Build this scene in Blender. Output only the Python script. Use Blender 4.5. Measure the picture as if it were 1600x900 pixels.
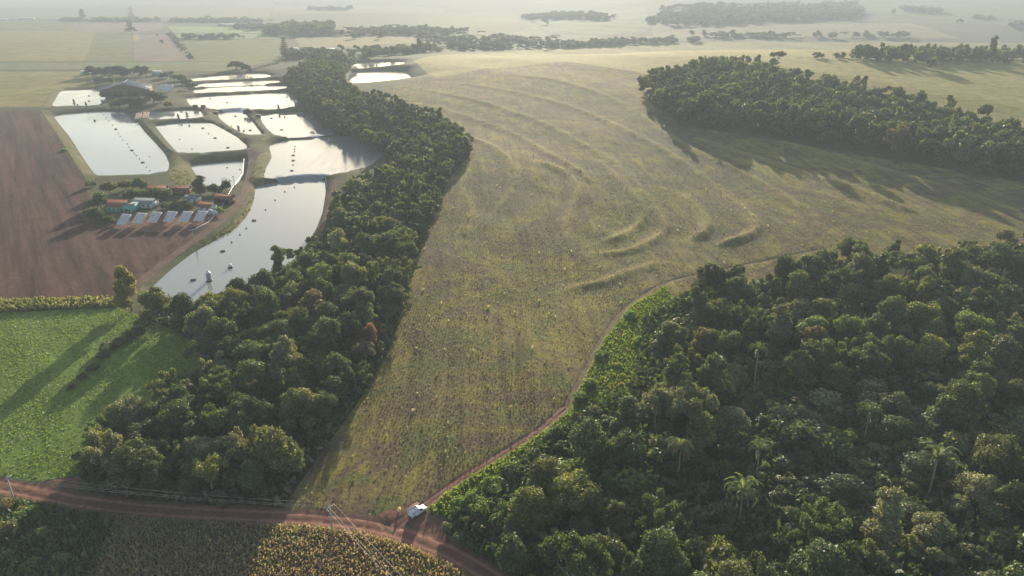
import bpy, bmesh, math, random
import numpy as np
from mathutils import Vector, Matrix
from mathutils.geometry import delaunay_2d_cdt

for o in list(bpy.data.objects):
    bpy.data.objects.remove(o)
SC = bpy.context.scene
COL = SC.collection
rng = np.random.default_rng(7)

# ------------------------------------------------------------------ camera, sky, sun, exposure
CAM_H = 110.0
PITCH = math.radians(22.2)          # looking down
HFOV = math.radians(70.0)
F = 800.0 / math.tan(HFOV / 2)      # focal length in photo pixels (1600 wide)
cd = bpy.data.cameras.new('camera')
cam = bpy.data.objects.new('camera', cd)
COL.objects.link(cam)
cam.location = (0, 0, CAM_H)
cam.rotation_euler = (math.pi / 2 - PITCH, 0, 0)
cd.sensor_width = 36
cd.lens = 18 / math.tan(HFOV / 2)
cd.clip_start = 1
cd.clip_end = 40000
SC.camera = cam

SUN_AZ = math.radians(3.0)          # to the right of straight ahead (+Y)
SUN_EL = math.radians(11.5)
wd = bpy.data.worlds.new('World')
SC.world = wd
wd.use_nodes = True
nt = wd.node_tree
sky = nt.nodes.new('ShaderNodeTexSky')
sky.sky_type = 'NISHITA'
sky.sun_disc = False
sky.sun_elevation = SUN_EL
sky.sun_rotation = SUN_AZ
sky.air_density = 1.0
sky.dust_density = 1.3
sky.ozone_density = 1.0
nt.links.new(sky.outputs[0], nt.nodes['Background'].inputs[0])
nt.nodes['Background'].inputs[1].default_value = 0.125
sd = bpy.data.lights.new('sun', 'SUN')
sun = bpy.data.objects.new('sun', sd)
COL.objects.link(sun)
sd.energy = 5.0
sd.angle = math.radians(0.55)
sd.color = (1.0, 0.87, 0.67)
sdir = Vector((math.sin(SUN_AZ) * math.cos(SUN_EL), math.cos(SUN_AZ) * math.cos(SUN_EL), math.sin(SUN_EL)))
sun.rotation_euler = sdir.to_track_quat('Z', 'Y').to_euler()
sun.location = (60, 300, 300)
SC.view_settings.view_transform = 'Standard'
SC.view_settings.look = 'None'
SC.view_settings.exposure = 0.97
SC.view_settings.gamma = 1.0
SC.view_settings.use_curve_mapping = False
SC.render.engine = 'CYCLES'
SC.cycles.use_denoising = True
SC.cycles.max_bounces = 5
SC.cycles.diffuse_bounces = 2
SC.cycles.glossy_bounces = 2
SC.cycles.transmission_bounces = 3
SC.cycles.transparent_max_bounces = 6
SC.cycles.volume_bounces = 0
SC.cycles.caustics_reflective = False
SC.cycles.caustics_refractive = False
HAZE_DENSITY = 0.00025
HAZE_G = 0.12

# ------------------------------------------------------------------ relief of the land
def ss(a, b, x):
    t = np.clip((x - a) / (b - a), 0, 1)
    return t * t * (3 - 2 * t)

def hb(x, y):
    """smooth relief: flat fish-farm valley on the left, a hill ahead right, a far valley and the slope beyond."""
    x = np.asarray(x, float); y = np.asarray(y, float)
    h = 0.006 * np.clip(y - 270, -200, 900)
    s = np.where(y < 950, 310.0, 230.0)
    h = h + 31 * np.exp(-0.5 * ((x - 400) / 370) ** 2) * np.exp(-0.5 * ((y - 950) / s) ** 2)
    h = h - 24 * ss(1100, 1650, y) * ss(-350, 150, x)
    h = h + 42 * np.clip((y - 1750) / 1000, 0, 2.2) * ss(-100, 900, x)
    h = h + 60 * np.clip((y - 3500) / 5000, 0, 1) * (1 - ss(-100, 900, x))
    far = ss(150, 500, y)
    h = h + far * (0.8 * np.sin(x * 0.021 + 1.3) * np.sin(y * 0.017 + .4) + 0.45 * np.sin(x * .047 + y * .031)) * ss(-120, 0, x)
    h = h + ss(1700, 2400, y) * 5 * np.sin(x * .0031 + .7) * np.sin(y * .0027)
    return h

SP, CP = math.sin(PITCH), math.cos(PITCH)
TS = np.geomspace(40, 16000, 5000)
def P(pts, z=None):
    """photo pixel -> point of the land (x, y): used to read the map off the photograph."""
    pts = np.asarray(pts, float).reshape(-1, 2)
    u = (pts[:, 0] - 800) / F; v = -(pts[:, 1] - 450) / F
    d = np.stack([u, CP + v * SP, -SP + v * CP], 1)
    out = np.zeros((len(pts), 2))
    for i, q in enumerate(d):
        if z is not None:
            t = (z - CAM_H) / q[2]
        else:
            f = CAM_H + TS * q[2] - hb(TS * q[0], TS * q[1])
            k = np.argmax(f < 0)
            if f[k] >= 0: k = len(TS) - 1
            k = max(k, 1)
            t = TS[k - 1] + (TS[k] - TS[k - 1]) * f[k - 1] / max(f[k - 1] - f[k], 1e-9)
        out[i] = t * q[:2]
    return out

def proj(p):
    """land point -> photo pixel"""
    p = np.asarray(p, float).reshape(-1, 3) - (0, 0, CAM_H)
    fw = p[:, 1] * CP - p[:, 2] * SP
    up = p[:, 1] * SP + p[:, 2] * CP
    return np.stack([800 + F * p[:, 0] / fw, 450 - F * up / fw], 1)

def smooth_poly(pts, n=2, closed=True):
    p = np.asarray(pts, float)
    for _ in range(n):
        if closed:
            q = np.roll(p, -1, 0)
            p = np.stack([p * .88 + q * .12, p * .12 + q * .88], 1).reshape(-1, 2)
        else:
            a, b = p[:-1], p[1:]
            p = np.vstack([p[:1], np.stack([a * .75 + b * .25, a * .25 + b * .75], 1).reshape(-1, 2), p[-1:]])
    return p

def resample(p, step, closed=False):
    p = np.asarray(p, float)
    if closed: p = np.vstack([p, p[:1]])
    seg = np.linalg.norm(np.diff(p, axis=0), axis=1)
    s = np.concatenate([[0], np.cumsum(seg)])
    n = max(int(s[-1] / step), 3)
    t = np.linspace(0, s[-1], n + 1)
    q = np.stack([np.interp(t, s, p[:, 0]), np.interp(t, s, p[:, 1])], 1)
    return q[:-1] if closed else q

def inside(poly, pts):
    poly = np.asarray(poly); x, y = pts[:, 0], pts[:, 1]
    r = np.zeros(len(pts), bool)
    m = (x >= poly[:, 0].min()) & (x <= poly[:, 0].max()) & (y >= poly[:, 1].min()) & (y <= poly[:, 1].max())
    if not m.any(): return r
    x, y = x[m], y[m]; c = np.zeros(len(x), bool)
    for (ax, ay), (bx, by) in zip(poly, np.roll(poly, -1, 0)):
        if ay == by: continue
        k = ((ay > y) != (by > y)) & (x < (bx - ax) * (y - ay) / (by - ay) + ax)
        c ^= k
    r[m] = c
    return r

def dist_line(line, pts, closed=False, reach=1e9):
    """distance (and signed side) of points to a polyline"""
    line = np.asarray(line)
    if closed: line = np.vstack([line, line[:1]])
    D = np.full(len(pts), 1e9); S = np.zeros(len(pts))
    lo, hi = line.min(0) - reach, line.max(0) + reach
    m = np.all((pts > lo) & (pts < hi), 1)
    if not m.any(): return D, S
    p = pts[m]; d = np.full(len(p), 1e9); s = np.zeros(len(p))
    for a, b in zip(line[:-1], line[1:]):
        ab = b - a; L = ab @ ab
        if L < 1e-9: continue
        ap = p - a
        t = np.clip(ap @ ab / L, 0, 1)
        e = ap - t[:, None] * ab
        q = np.hypot(e[:, 0], e[:, 1])
        k = q < d
        d[k] = q[k]; s[k] = np.sign(ab[0] * ap[k, 1] - ab[1] * ap[k, 0])
    D[m] = d; S[m] = s
    return D, S

# ------------------------------------------------------------------ map: ponds
POND_PX = [  # (water level, outline in the photograph, label)
 (3.2, [(95,141),(150,138.5),(158,143),(164,150),(165,158),(152,165),(79,168)], 'small white gleaming fish pond left of the grey barn'),
 (1.6, [(82,180),(150,174),(192,174.5),(212,188),(226,206),(243,224),(259,242),(265,257),(262,268),(235,273.5),(157,276.5),(146,270),(128,244),(110,215),(96,198)], 'largest rectangular fish pond with a diagonal line of floats'),
 (3.4, [(232,176),(296,171),(314,174),(319,181),(312,185),(290,186),(240,188),(226,182)], 'narrow fish pond with two feed silos beside the barn yard'),
 (2.4, [(242,196),(288,191),(328,191),(345,200),(370,214),(386,228),(384,234),(360,236.5),(300,241),(278,239),(264,224),(250,207)], 'broad fish pond above the dark earth bank'),
 (-0.5, [(296,258),(345,253.5),(381,251),(381,268),(374,284),(355,300),(320,292)], 'small fish pond behind the farmhouse trees'),
 (4.6, [(297,122.5),(345,117.5),(400,114.5),(412,115),(427,119),(410,123),(360,125),(298,127.5)], 'farthest narrow fish pond below the araucaria'),
 (4.3, [(292,134),(320,129.5),(380,126.5),(434,124.5),(440,130),(410,132.5),(330,136),(300,137)], 'second narrow fish pond from the far end'),
 (4.0, [(289,141),(320,138),(390,134.5),(446,133),(452,139),(420,142.5),(340,145.5),(296,147)], 'third narrow fish pond from the far end'),
 (3.6, [(290,153),(335,149),(430,144.5),(452,145),(468,151),(474,159),(468,167),(440,170.5),(345,172),(322,169),(297,165)], 'long fish pond spanning the farm behind the divided ponds'),
 (1.4, [(335,177),(362,174),(379,174),(395,191),(411,212),(392,213),(374,206),(352,193)], 'triangular fish pond between the two earth dikes'),
 (1.4, [(402,179),(440,176.5),(482,174.5),(492,182),(511,194),(521,210),(495,213.5),(452,215.5),(430,212),(416,200)], 'square fish pond with three feed silos beside the wood'),
 (0.2, [(420,228),(440,220.5),(490,216),(535,212),(575,216),(596,230),(600,240),(575,262),(530,272),(480,277.5),(440,279.5),(411,278),(416,262),(425,246)], 'rounded fish pond reaching into the stream wood'),
 (-2.2, [(400,290),(440,284.5),(507,279.5),(509,300),(504,332),(494,358),(470,395),(430,430),(370,458),(300,474),(238,462),(234,452),(264,424),(300,396),(332,378),(365,360),(386,338),(396,316)], 'long lower fish pond with the silver floating feed silo'),
 (5.0, [(548,102),(562,98),(592,96.5),(630,96),(632,100),(624,104.5),(590,106.5),(562,109),(553,106)], 'farther of two white ponds across the stream wood'),
 (4.2, [(548,112.5),(600,111),(632,112.5),(640,119),(648,127),(612,132),(560,135.5),(546,132),(543,125)], 'nearer of two white ponds across the stream wood'),
]
PONDS = []
for L, px, lab in POND_PX:
    w = P(smooth_poly(px, 2), L) * 1.0
    PONDS.append((L, resample(w, max(1.6, np.linalg.norm(w[0]) * .006), True), lab))

# ------------------------------------------------------------------ map: contour banks and roads
RIDGE_PX = [   # contour banks: long curves sweeping down the slope
 [(648,160),(720,178),(800,205),(850,236),(905,264),(925,290)],
 [(668,140),(760,160),(850,192),(920,230),(975,264),(1000,300),(1040,350),(1036,368),(985,395),(915,397)],
 [(720,129),(830,148),(920,175),(995,212),(1050,242),(1105,280),(1160,325),(1186,350),(1176,367),(1110,386)],
 [(800,115),(900,130),(985,165),(1045,215),(1120,250),(1200,292),(1275,335)],
 [(1090,216),(1170,243),(1250,268),(1350,300),(1395,321),(1450,338)],
 [(1120,196),(1180,212),(1250,228),(1325,248),(1420,275),(1500,300),(1580,325)],
 [(690,205),(760,222),(805,256),(806,295),(770,335)], [(840,250),(890,272),(908,300),(882,345),(890,388)],
 [(930,246),(975,290),(1012,335),(985,366),(925,382)], [(1280,300),(1330,322),(1370,348)], [(870,455),(930,445),(985,425),(1040,408)],
 [(720,290),(740,330),(722,380)], [(1060,300),(1100,335),(1110,360),(1070,378)],
]
RIDGES = [resample(smooth_poly(P(smooth_poly(r, 1, False)), 2, False), 3.5) for r in RIDGE_PX]
ROADS_PX = [  # name, half width, centre line
 ('dirt_road', 3.1, [(-160,738),(-60,748),(0,758),(60,769),(130,785),(250,798),(400,805),(520,810),(600,823),(680,850),(740,882),(790,915),(850,970)]),
 ('dirt_track', 1.5, [(612,823),(640,806),(665,788),(700,762),(740,736),(800,700),(850,668),(884,634)]),
 ('grass_track', 1.0, [(884,634),(908,588),(938,530),(975,480),(1030,444),(1100,424),(1200,406),(1290,388)]),
 ('farm_road', 2.1, [(175,160),(168,168),(200,169),(300,166),(318,178),(345,197),(382,221),(394,236),(390,262),(384,290),(372,311),(348,338),(302,370),(255,404),(208,444),(196,470)]),
]
ROADS = [(n, w, resample(smooth_poly(P(px), 2, False), 2.5)) for n, w, px in ROADS_PX]

ROLL = [(34, .07, .3, .3), (52, .10, .1, 2.1), (23, .06, .5, 4.0), (90, .2, .25, 1.0), (15, .04, .7, 5.0)]
def hf(pts):
    """finished ground height: relief + contour banks + pond banks + wheel ruts"""
    pts = np.asarray(pts, float).reshape(-1, 2)
    z = hb(pts[:, 0], pts[:, 1])
    m_ = ss(-60, 20, pts[:, 0] + .25 * (pts[:, 1] - 300)) * ss(170, 260, pts[:, 1]) * (1 - ss(900, 1100, pts[:, 1]))
    for wl, am, an, ph in ROLL:
        u_ = (pts[:, 0] * math.cos(an) + pts[:, 1] * math.sin(an)); v_ = (-pts[:, 0] * math.sin(an) + pts[:, 1] * math.cos(an))
        z = z + m_ * am * np.sin(6.283 * u_ / wl + ph + 1.4 * np.sin(6.283 * v_ / (wl * 2.3) + ph * 3))
    for r in RIDGES:
        d, s = dist_line(r, pts, reach=14)
        e = np.minimum(np.linalg.norm(pts - r[0], axis=1), np.linalg.norm(pts - r[-1], axis=1))
        z = z + np.where(d < 14, (1.5 - .65 * ss(400, 850, pts[:, 1])) * (.78 + .22 * np.sin(pts[:, 0] * .045 + pts[:, 1] * .03)) * np.exp(-(d / 2.3) ** 2), 0) * ss(0, 16, e)
    W = np.full(len(pts), 1 / 14.0 ** 2); Z = z * W
    for L, w, _ in PONDS:
        d, _s = dist_line(w, pts, True, 60)
        m = d < 60
        wi = np.where(m, 1 / (d + .25) ** 2 - 1 / 60.25 ** 2, 0)
        W += wi; Z += wi * (L + 1.7 * ss(0, 3.4, d))
    z = Z / W
    for n, hw, c in ROADS:
        d, s = dist_line(c, pts, reach=8)
        z = z - np.where(d < 8, .16 * np.exp(-((d - hw * .42) / .38) ** 2) + .1 * (1 - ss(hw * .9, hw * 1.3, d)), 0)
    return z

# ------------------------------------------------------------------ map: fields (later entries win)
def poly_px(px, n=0): return P(smooth_poly(px, n) if n else px)
def ribbon(c, hw):
    t = np.gradient(c, axis=0); t /= np.linalg.norm(t, axis=1)[:, None]
    nrm = np.stack([-t[:, 1], t[:, 0]], 1)
    wob = 1 + .12 * np.sin(np.arange(len(c)) * .9)[:, None]
    return np.vstack([c + nrm * hw * wob, (c - nrm * hw * wob)[::-1]])

FIELDS = []   # (object name, material key, polygon)
def field(name, mat, px, n=0): FIELDS.append((name, mat, poly_px(px, n)))
# far left plain
field('far_field', 'f_pale', [(-300,3),(203,3),(206,27),(85,30),(-300,33)])
field('far_field', 'f_tan', [(205,3),(430,4),(420,28),(208,27)])
field('far_field', 'f_tan', [(430,8),(620,9),(700,14),(690,22),(560,21),(425,22)])
field('far_field', 'f_olive', [(660,24),(800,16),(820,34),(700,44),(650,36)])
field('far_field', 'f_olive', [(-300,34),(120,34),(107,47.5),(-300,48)])
field('far_field', 'f_mauve', [(120,34),(250,35.5),(258,45),(206,52),(108,47.5)])
field('far_field', 'f_wheat', [(-300,48),(107,48),(150,49),(132,95.5),(-300,96)])
field('far_field', 'f_olive', [(150,49),(206,52),(208,95),(132,95.5)])
field('far_field', 'f_mauve', [(208,53),(266,55),(300,95),(209,95)])
field('far_field', 'f_orange', [(208,55),(216.5,55),(217,63.5),(208,63.5)])
field('far_field', 'f_bright', [(260,40.5),(430,44),(430,52),(272,51)])
field('far_field', 'f_bright', [(270,53),(420,53.5),(440,60),(284,61)])
field('far_field', 'f_olive', [(285,62),(440,62),(440,97),(306,95)])
field('far_field', 'f_wheat', [(462,60),(645,56),(648,66),(560,72),(470,76)])
field('far_field', 'f_grass', [(-300,97),(360,96.5),(425,96),(350,111),(140,108),(-300,110)])
field('far_field', 'f_wheat', [(-300,110),(140,112),(150,136),(88,140),(64,167.5),(-300,168)])
# far right: slope beyond the hill
field('far_field', 'f_pale', [(880,22),(1010,12),(1020,45),(900,60),(780,58)])
field('far_field', 'f_tan', [(1020,30),(1200,40),(1420,35),(1500,60),(1020,60)])
field('far_field', 'f_olive', [(1330,14),(1600,42),(1800,60),(1800,30),(1480,4),(1330,6)])
# middle distance right
field('wheat_field', 'f_wheat2', [(645,93),(690,86),(860,72),(1000,66.5),(1180,65),(1500,67),(1900,72),(1900,250),(1600,230),(1440,175),(1330,152),(1240,140),(1160,118),(1010,140),(960,108),(880,95.5),(760,107),(680,122)])
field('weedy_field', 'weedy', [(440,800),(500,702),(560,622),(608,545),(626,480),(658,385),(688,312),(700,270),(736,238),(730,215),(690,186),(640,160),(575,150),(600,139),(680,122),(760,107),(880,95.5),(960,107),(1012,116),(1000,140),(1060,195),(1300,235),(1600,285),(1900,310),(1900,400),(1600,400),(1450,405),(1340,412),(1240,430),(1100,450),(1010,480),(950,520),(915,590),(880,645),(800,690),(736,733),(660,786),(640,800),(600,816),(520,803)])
# left foreground
field('ploughed_field', 'plough', [(-400,173),(62,172.5),(86,205),(108,240),(136,285),(141,330),(160,350),(200,358),(250,360),(318,340),(335,342),(300,366),(252,402),(206,440),(180,464),(0,471.5),(-400,488)])
field('corn_strip_ground', 'soil_dry', [(-400,490),(0,472),(182,465),(186,478),(0,488),(-400,508)])
field('pasture', 'pasture', [(-400,510),(0,489),(184,479),(216,492),(262,510),(312,540),(318,580),(240,640),(160,690),(122,742),(60,752),(0,750),(-60,742),(-160,730),(-400,690)])
field('sorghum_field', 'soil_dry', [(184,806),(300,812),(420,816),(520,820),(596,834),(668,860),(720,890),(760,930),(760,1000),(60,1000),(140,895)])
field('grass_bank', 'bank', [(398,288),(410,281),(402,302),(397,322),(388,344),(366,364),(332,383),(300,400),(264,428),(236,454),(226,452),(250,426),(300,384),(344,352),(378,326),(390,300)])
field('grass_bank', 'bank', [(186,172),(198,172),(222,186),(240,206),(262,230),(290,250),(302,284),(280,292),(262,268),(264,250),(240,222),(225,205),(212,188)])
field('grass_bank', 'bank', [(396,250),(404,236),(426,226),(428,240),(414,262),(409,281),(396,290),(390,280)])
field('grass_bank', 'bank', [(83,140),(95,140.5),(79,168.5),(62,169)])
field('grass_bank', 'bank', [(64,171),(78,172),(150,280),(140,290),(108,238)])
field('grass_bank', 'bank', [(384,174),(392,174),(420,210),(415,214)])
field('bare_earth', 'redsoil', [(510,276),(526,270),(522,300),(508,345),(500,362),(494,362),(507,325)])
field('bare_earth', 'redsoil', [(175,330),(205,332),(330,332),(352,330),(330,346),(250,362),(190,360),(165,350)])
field('bare_earth', 'redsoil', [(600,800),(650,782),(690,800),(720,850),(690,850),(630,826),(560,812)])
field('bare_earth', 'redsoil', [(70,752),(130,742),(120,770),(160,782),(420,792),(600,808),(600,814),(400,800),(250,794),(120,782)])
field('grass_verge', 'verge', [(668,800),(700,772),(745,742),(805,705),(860,668),(892,640),(914,592),(944,534),(984,482),(1040,450),(1050,470),(1010,580),(960,625),(900,655),(840,705),(770,760),(715,815)])
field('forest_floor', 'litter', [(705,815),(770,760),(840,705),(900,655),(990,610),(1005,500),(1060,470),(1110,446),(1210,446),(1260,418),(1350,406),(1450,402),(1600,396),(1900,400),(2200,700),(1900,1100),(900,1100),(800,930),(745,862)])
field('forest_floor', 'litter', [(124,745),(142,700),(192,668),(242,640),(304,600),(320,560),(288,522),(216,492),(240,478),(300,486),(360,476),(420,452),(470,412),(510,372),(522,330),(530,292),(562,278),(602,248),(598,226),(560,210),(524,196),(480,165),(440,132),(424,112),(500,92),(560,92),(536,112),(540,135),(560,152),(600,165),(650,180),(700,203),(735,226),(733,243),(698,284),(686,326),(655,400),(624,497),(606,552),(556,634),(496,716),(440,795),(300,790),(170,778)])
for n, hw, c in ROADS:
    FIELDS.append((n, {'grass_track': 'faint_track', 'farm_road': 'farm_dirt'}.get(n, 'road'), ribbon(c, hw)))
N_FIX = len(FIELDS)
for L, w, lab in PONDS:
    FIELDS.append(('pond', 'water', w))

# ------------------------------------------------------------------ materials
class NT:
    def __init__(s, name):
        s.m = bpy.data.materials.new(name); s.m.use_nodes = True
        s.t = s.m.node_tree; s.t.nodes.clear()
        s.out = s.add('ShaderNodeOutputMaterial')
    def add(s, t, **k):
        n = s.t.nodes.new(t)
        for a, b in k.items(): setattr(n, a, b)
        return n
    def link(s, a, b): s.t.links.new(a, b)
    def coords(s, scale=(1, 1, 1), rot=0.0, kind='Object'):
        tc = s.add('ShaderNodeTexCoord'); mp = s.add('ShaderNodeMapping')
        mp.inputs['Rotation'].default_value = (0, 0, rot); m2 = s.add('ShaderNodeMapping'); m2.inputs['Scale'].default_value = scale
        s.link(tc.outputs[kind], mp.inputs[0]); s.link(mp.outputs[0], m2.inputs[0]); return m2.outputs[0]
    def noise(s, vec, scale, detail=4, rough=.55, dist=0.0):
        n = s.add('ShaderNodeTexNoise'); n.inputs['Scale'].default_value = scale
        n.inputs['Detail'].default_value = detail; n.inputs['Roughness'].default_value = rough
        n.inputs['Distortion'].default_value = dist
        s.link(vec, n.inputs['Vector']); return n.outputs['Fac']
    def ramp(s, fac, stops):
        r = s.add('ShaderNodeValToRGB'); e = r.color_ramp.elements
        while len(e) < len(stops): e.new(.5)
        for k, (p, c) in zip(e, stops): k.position = p; k.color = (*c, 1) if len(c) == 3 else c
        s.link(fac, r.inputs[0]); return r.outputs[0]
    def mix(s, fac, a, b, blend='MIX'):
        n = s.add('ShaderNodeMix', data_type='RGBA', blend_type=blend)
        for v, i in ((fac, 0), (a, 6), (b, 7)):
            if hasattr(v, 'links'): s.link(v, n.inputs[i])
            else: n.inputs[i].default_value = v if i == 0 else (*v, 1)
        return n.outputs[2]
    def bump(s, h, strength, dist):
        b = s.add('ShaderNodeBump'); b.inputs['Strength'].default_value = strength; b.inputs['Distance'].default_value = dist
        s.link(h, b.inputs['Height']); return b.outputs[0]
    def bsdf(s, col, rough=.9, spec=.15, normal=None, metal=0.0):
        b = s.add('ShaderNodeBsdfPrincipled')
        if hasattr(col, 'links'): s.link(col, b.inputs['Base Color'])
        else: b.inputs['Base Color'].default_value = (*col, 1)
        b.inputs['Roughness'].default_value = rough; b.inputs['Specular IOR Level'].default_value = spec
        b.inputs['Metallic'].default_value = metal
        if normal is not None: s.link(normal, b.inputs['Normal'])
        s.link(b.outputs[0], s.out.inputs['Surface']); return b

MAT = {}
def ground_mat(key, cols, big=.02, fine=.8, streak=None, bump=.25, bdist=.3, streak_amt=.5, speck=None):
    """patchy ground: large patches x fine grain, optional streaks of tillage or tracks at an angle"""
    n = NT(key); v = n.coords()
    a = n.noise(v, big, 5, .6, .4)
    c = n.ramp(a, [(.3 + .4 * i / max(len(cols) - 1, 1), q) for i, q in enumerate(cols)])
    f = n.noise(v, fine, 6, .75)
    g = n.ramp(f, [(.25, (.5, .5, .5)), (.75, (1.5, 1.5, 1.5))])
    c = n.mix(1.0, c, g, 'MULTIPLY')
    h = f
    if streak:
        ang, sx, sy = streak
        sv = n.coords((sx, sy, 1), ang)
        sf = n.noise(sv, 1.0, 4, .6, .25)
        sg = n.ramp(sf, [(.32, (1 - streak_amt,) * 3), (.68, (1 + streak_amt,) * 3)])
        c = n.mix(1.0, c, sg, 'MULTIPLY')
    if speck:
        w = n.noise(v, speck[1], 2, .5)
        c = n.mix(n.ramp(w, [(.62, (0, 0, 0)), (.7, (1, 1, 1))]), c, speck[0])
    n.bsdf(c, .95, .08, n.bump(h, bump, bdist))
    MAT[key] = n.m
ground_mat('ground', [(.06,.07,.03), (.085,.09,.04), (.11,.10,.05)], .03, .5)
ground_mat('f_pale', [(.11,.15,.06), (.15,.17,.07)], .004, .03)
ground_mat('f_tan', [(.19,.165,.075), (.23,.19,.09)], .004, .03)
ground_mat('f_olive', [(.11,.13,.035), (.15,.155,.042)], .006, .05, (0.2, .05, .003), streak_amt=.12)
ground_mat('f_mauve', [(.19,.13,.10), (.23,.16,.12)], .006, .05, (0.15, .05, .003), streak_amt=.1)
ground_mat('f_wheat', [(.19,.17,.045), (.25,.2,.06), (.2,.185,.05)], .006, .05, (0.3, .06, .004), streak_amt=.12)
ground_mat('f_wheat2', [(.22,.195,.05), (.28,.235,.065), (.21,.2,.055)], .008, .12, (1.35, .02, .2), streak_amt=.16)
ground_mat('f_orange', [(.33,.22,.08), (.36,.25,.1)], .02, .2)
ground_mat('f_bright', [(.19,.26,.08), (.24,.3,.1)], .01, .1)
ground_mat('f_grass', [(.13,.15,.055), (.17,.18,.07)], .01, .1)
ground_mat('plough', [(.066,.031,.023), (.10,.051,.038), (.074,.036,.027)], .012, .7, (-.586, .2, .006), .5, .4, .62)
ground_mat('soil_dry', [(.11,.065,.045), (.14,.09,.06)], .05, .8, bump=.4)
ground_mat('pasture', [(.11,.175,.03), (.145,.215,.038), (.13,.19,.04), (.18,.215,.055)], .035, .9, (.9, .1, .5), .6, .35, .22)
ground_mat('bank', [(.12,.12,.045), (.18,.15,.065), (.11,.125,.04)], .06, .6, bump=.5)
ground_mat('redsoil', [(.15,.075,.05), (.2,.105,.07), (.12,.08,.05)], .07, .9)
ground_mat('verge', [(.1,.14,.03), (.15,.17,.045), (.11,.11,.045)], .08, .7, bump=.6)
ground_mat('faint_track', [(.15,.11,.06), (.19,.15,.07), (.14,.09,.06)], .06, .8)
ground_mat('farm_dirt', [(.11,.07,.052), (.16,.10,.072), (.12,.085,.06)], .06, .8)
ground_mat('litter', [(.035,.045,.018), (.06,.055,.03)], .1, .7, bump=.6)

# weedy soybean field: purple-brown, straw and yellow-green patches, wheel lines, pale specks
n = NT('weedy'); v = n.coords()
a = n.noise(v, .014, 5, .62, .9)
c = n.ramp(a, [(.33, (.115,.075,.058)), (.43, (.18,.14,.06)), (.50, (.26,.215,.05)), (.57, (.14,.098,.066)), (.66, (.29,.235,.045))])
b2 = n.noise(v, .06, 4, .6, .5)
c = n.mix(n.ramp(b2, [(.50, (0, 0, 0)), (.62, (.8, .8, .8))]), c, (.12,.14,.042))
f = n.noise(v, .9, 6, .8)
c = n.mix(1.0, c, n.ramp(f, [(.28, (.42, .42, .42)), (.72, (1.6, 1.6, 1.6))]), 'MULTIPLY')
sv = n.coords((.30, .008, 1), -.06)
sf = n.noise(sv, 1.0, 3, .55, .35)
c = n.mix(1.0, c, n.ramp(sf, [(.3, (.55, .53, .55)), (.5, (.9, .9, .9)), (.7, (1.2, 1.18, 1.05))]), 'MULTIPLY')
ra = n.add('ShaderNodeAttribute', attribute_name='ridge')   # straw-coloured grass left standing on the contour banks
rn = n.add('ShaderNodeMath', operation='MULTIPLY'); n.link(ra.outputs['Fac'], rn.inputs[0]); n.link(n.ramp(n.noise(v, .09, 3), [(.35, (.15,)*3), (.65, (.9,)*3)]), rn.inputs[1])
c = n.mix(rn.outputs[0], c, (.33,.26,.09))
rc = n.add('ShaderNodeAttribute', attribute_name='bank_shade')   # shade of the banks painted into the field colour as dark flanking bands
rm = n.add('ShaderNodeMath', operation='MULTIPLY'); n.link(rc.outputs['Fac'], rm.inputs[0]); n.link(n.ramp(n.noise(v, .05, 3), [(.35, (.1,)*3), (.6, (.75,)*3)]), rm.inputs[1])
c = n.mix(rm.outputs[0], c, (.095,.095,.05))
# pairs of sprayer wheel lines that wander along the rows
sx = n.add('ShaderNodeSeparateXYZ'); n.link(n.coords((1, 1, 1), -.06), sx.inputs[0])
wn = n.noise(v, .011, 2, .5)
def mth(op, a_, b_):
    q_ = n.add('ShaderNodeMath', operation=op)
    for k_, z_ in ((0, a_), (1, b_)):
        if hasattr(z_, 'links'): n.link(z_, q_.inputs[k_])
        else: q_.inputs[k_].default_value = z_
    return q_.outputs[0]
tl = mth('FRACT', mth('MULTIPLY', mth('ADD', sx.outputs[0], mth('MULTIPLY', wn, 70.0)), 1 / 21.0), 0.0)
c = n.mix(1.0, c, n.ramp(tl, [(.0, (1, 1, 1)), (.46, (1, 1, 1)), (.475, (.55, .52, .55)), (.49, (1, 1, 1)), (.565, (1, 1, 1)), (.58, (.55, .52, .55)), (.595, (1, 1, 1)), (1, (1, 1, 1))]), 'MULTIPLY')
w = n.noise(v, .55, 2, .5)
c = n.mix(n.ramp(w, [(.70, (0, 0, 0)), (.76, (.8, .8, .8))]), c, (.34,.33,.24))
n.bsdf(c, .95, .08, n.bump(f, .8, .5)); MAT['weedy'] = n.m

# red dirt road: compacted wheel tracks from the distance to the centre line
n = NT('road'); v = n.coords()
at = n.add('ShaderNodeAttribute', attribute_name='across')
f = n.noise(v, .8, 6, .7); g = n.noise(v, .12, 3)
c = n.ramp(at.outputs['Fac'], [(.0, (.17,.085,.055)), (.2, (.18,.085,.055)), (.36, (.30,.15,.10)), (.46, (.31,.155,.105)), (.6, (.19,.09,.06)), (.85, (.13,.08,.053)), (1.0, (.10,.075,.045))])
c = n.mix(1.0, c, n.ramp(f, [(.25, (.65, .65, .65)), (.75, (1.35, 1.35, 1.35))]), 'MULTIPLY')
c = n.mix(1.0, c, n.ramp(g, [(.3, (.85, .85, .85)), (.7, (1.15, 1.1, 1.1))]), 'MULTIPLY')
n.bsdf(c, .9, .15, n.bump(f, .4, .2)); MAT['road'] = n.m

n = NT('water'); v = n.coords()
f = n.noise(v, .5, 4, .6); big = n.noise(v, .012, 3, .5, .6)
b = n.bsdf((.27,.28,.26), .08, .5, n.bump(f, .018, .25))
b.inputs['IOR'].default_value = 1.33
rr = n.ramp(big, [(.42, (.05, .05, .05)), (.58, (.16, .16, .16))]); n.link(rr, b.inputs['Roughness'])
MAT['water'] = n.m

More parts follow.
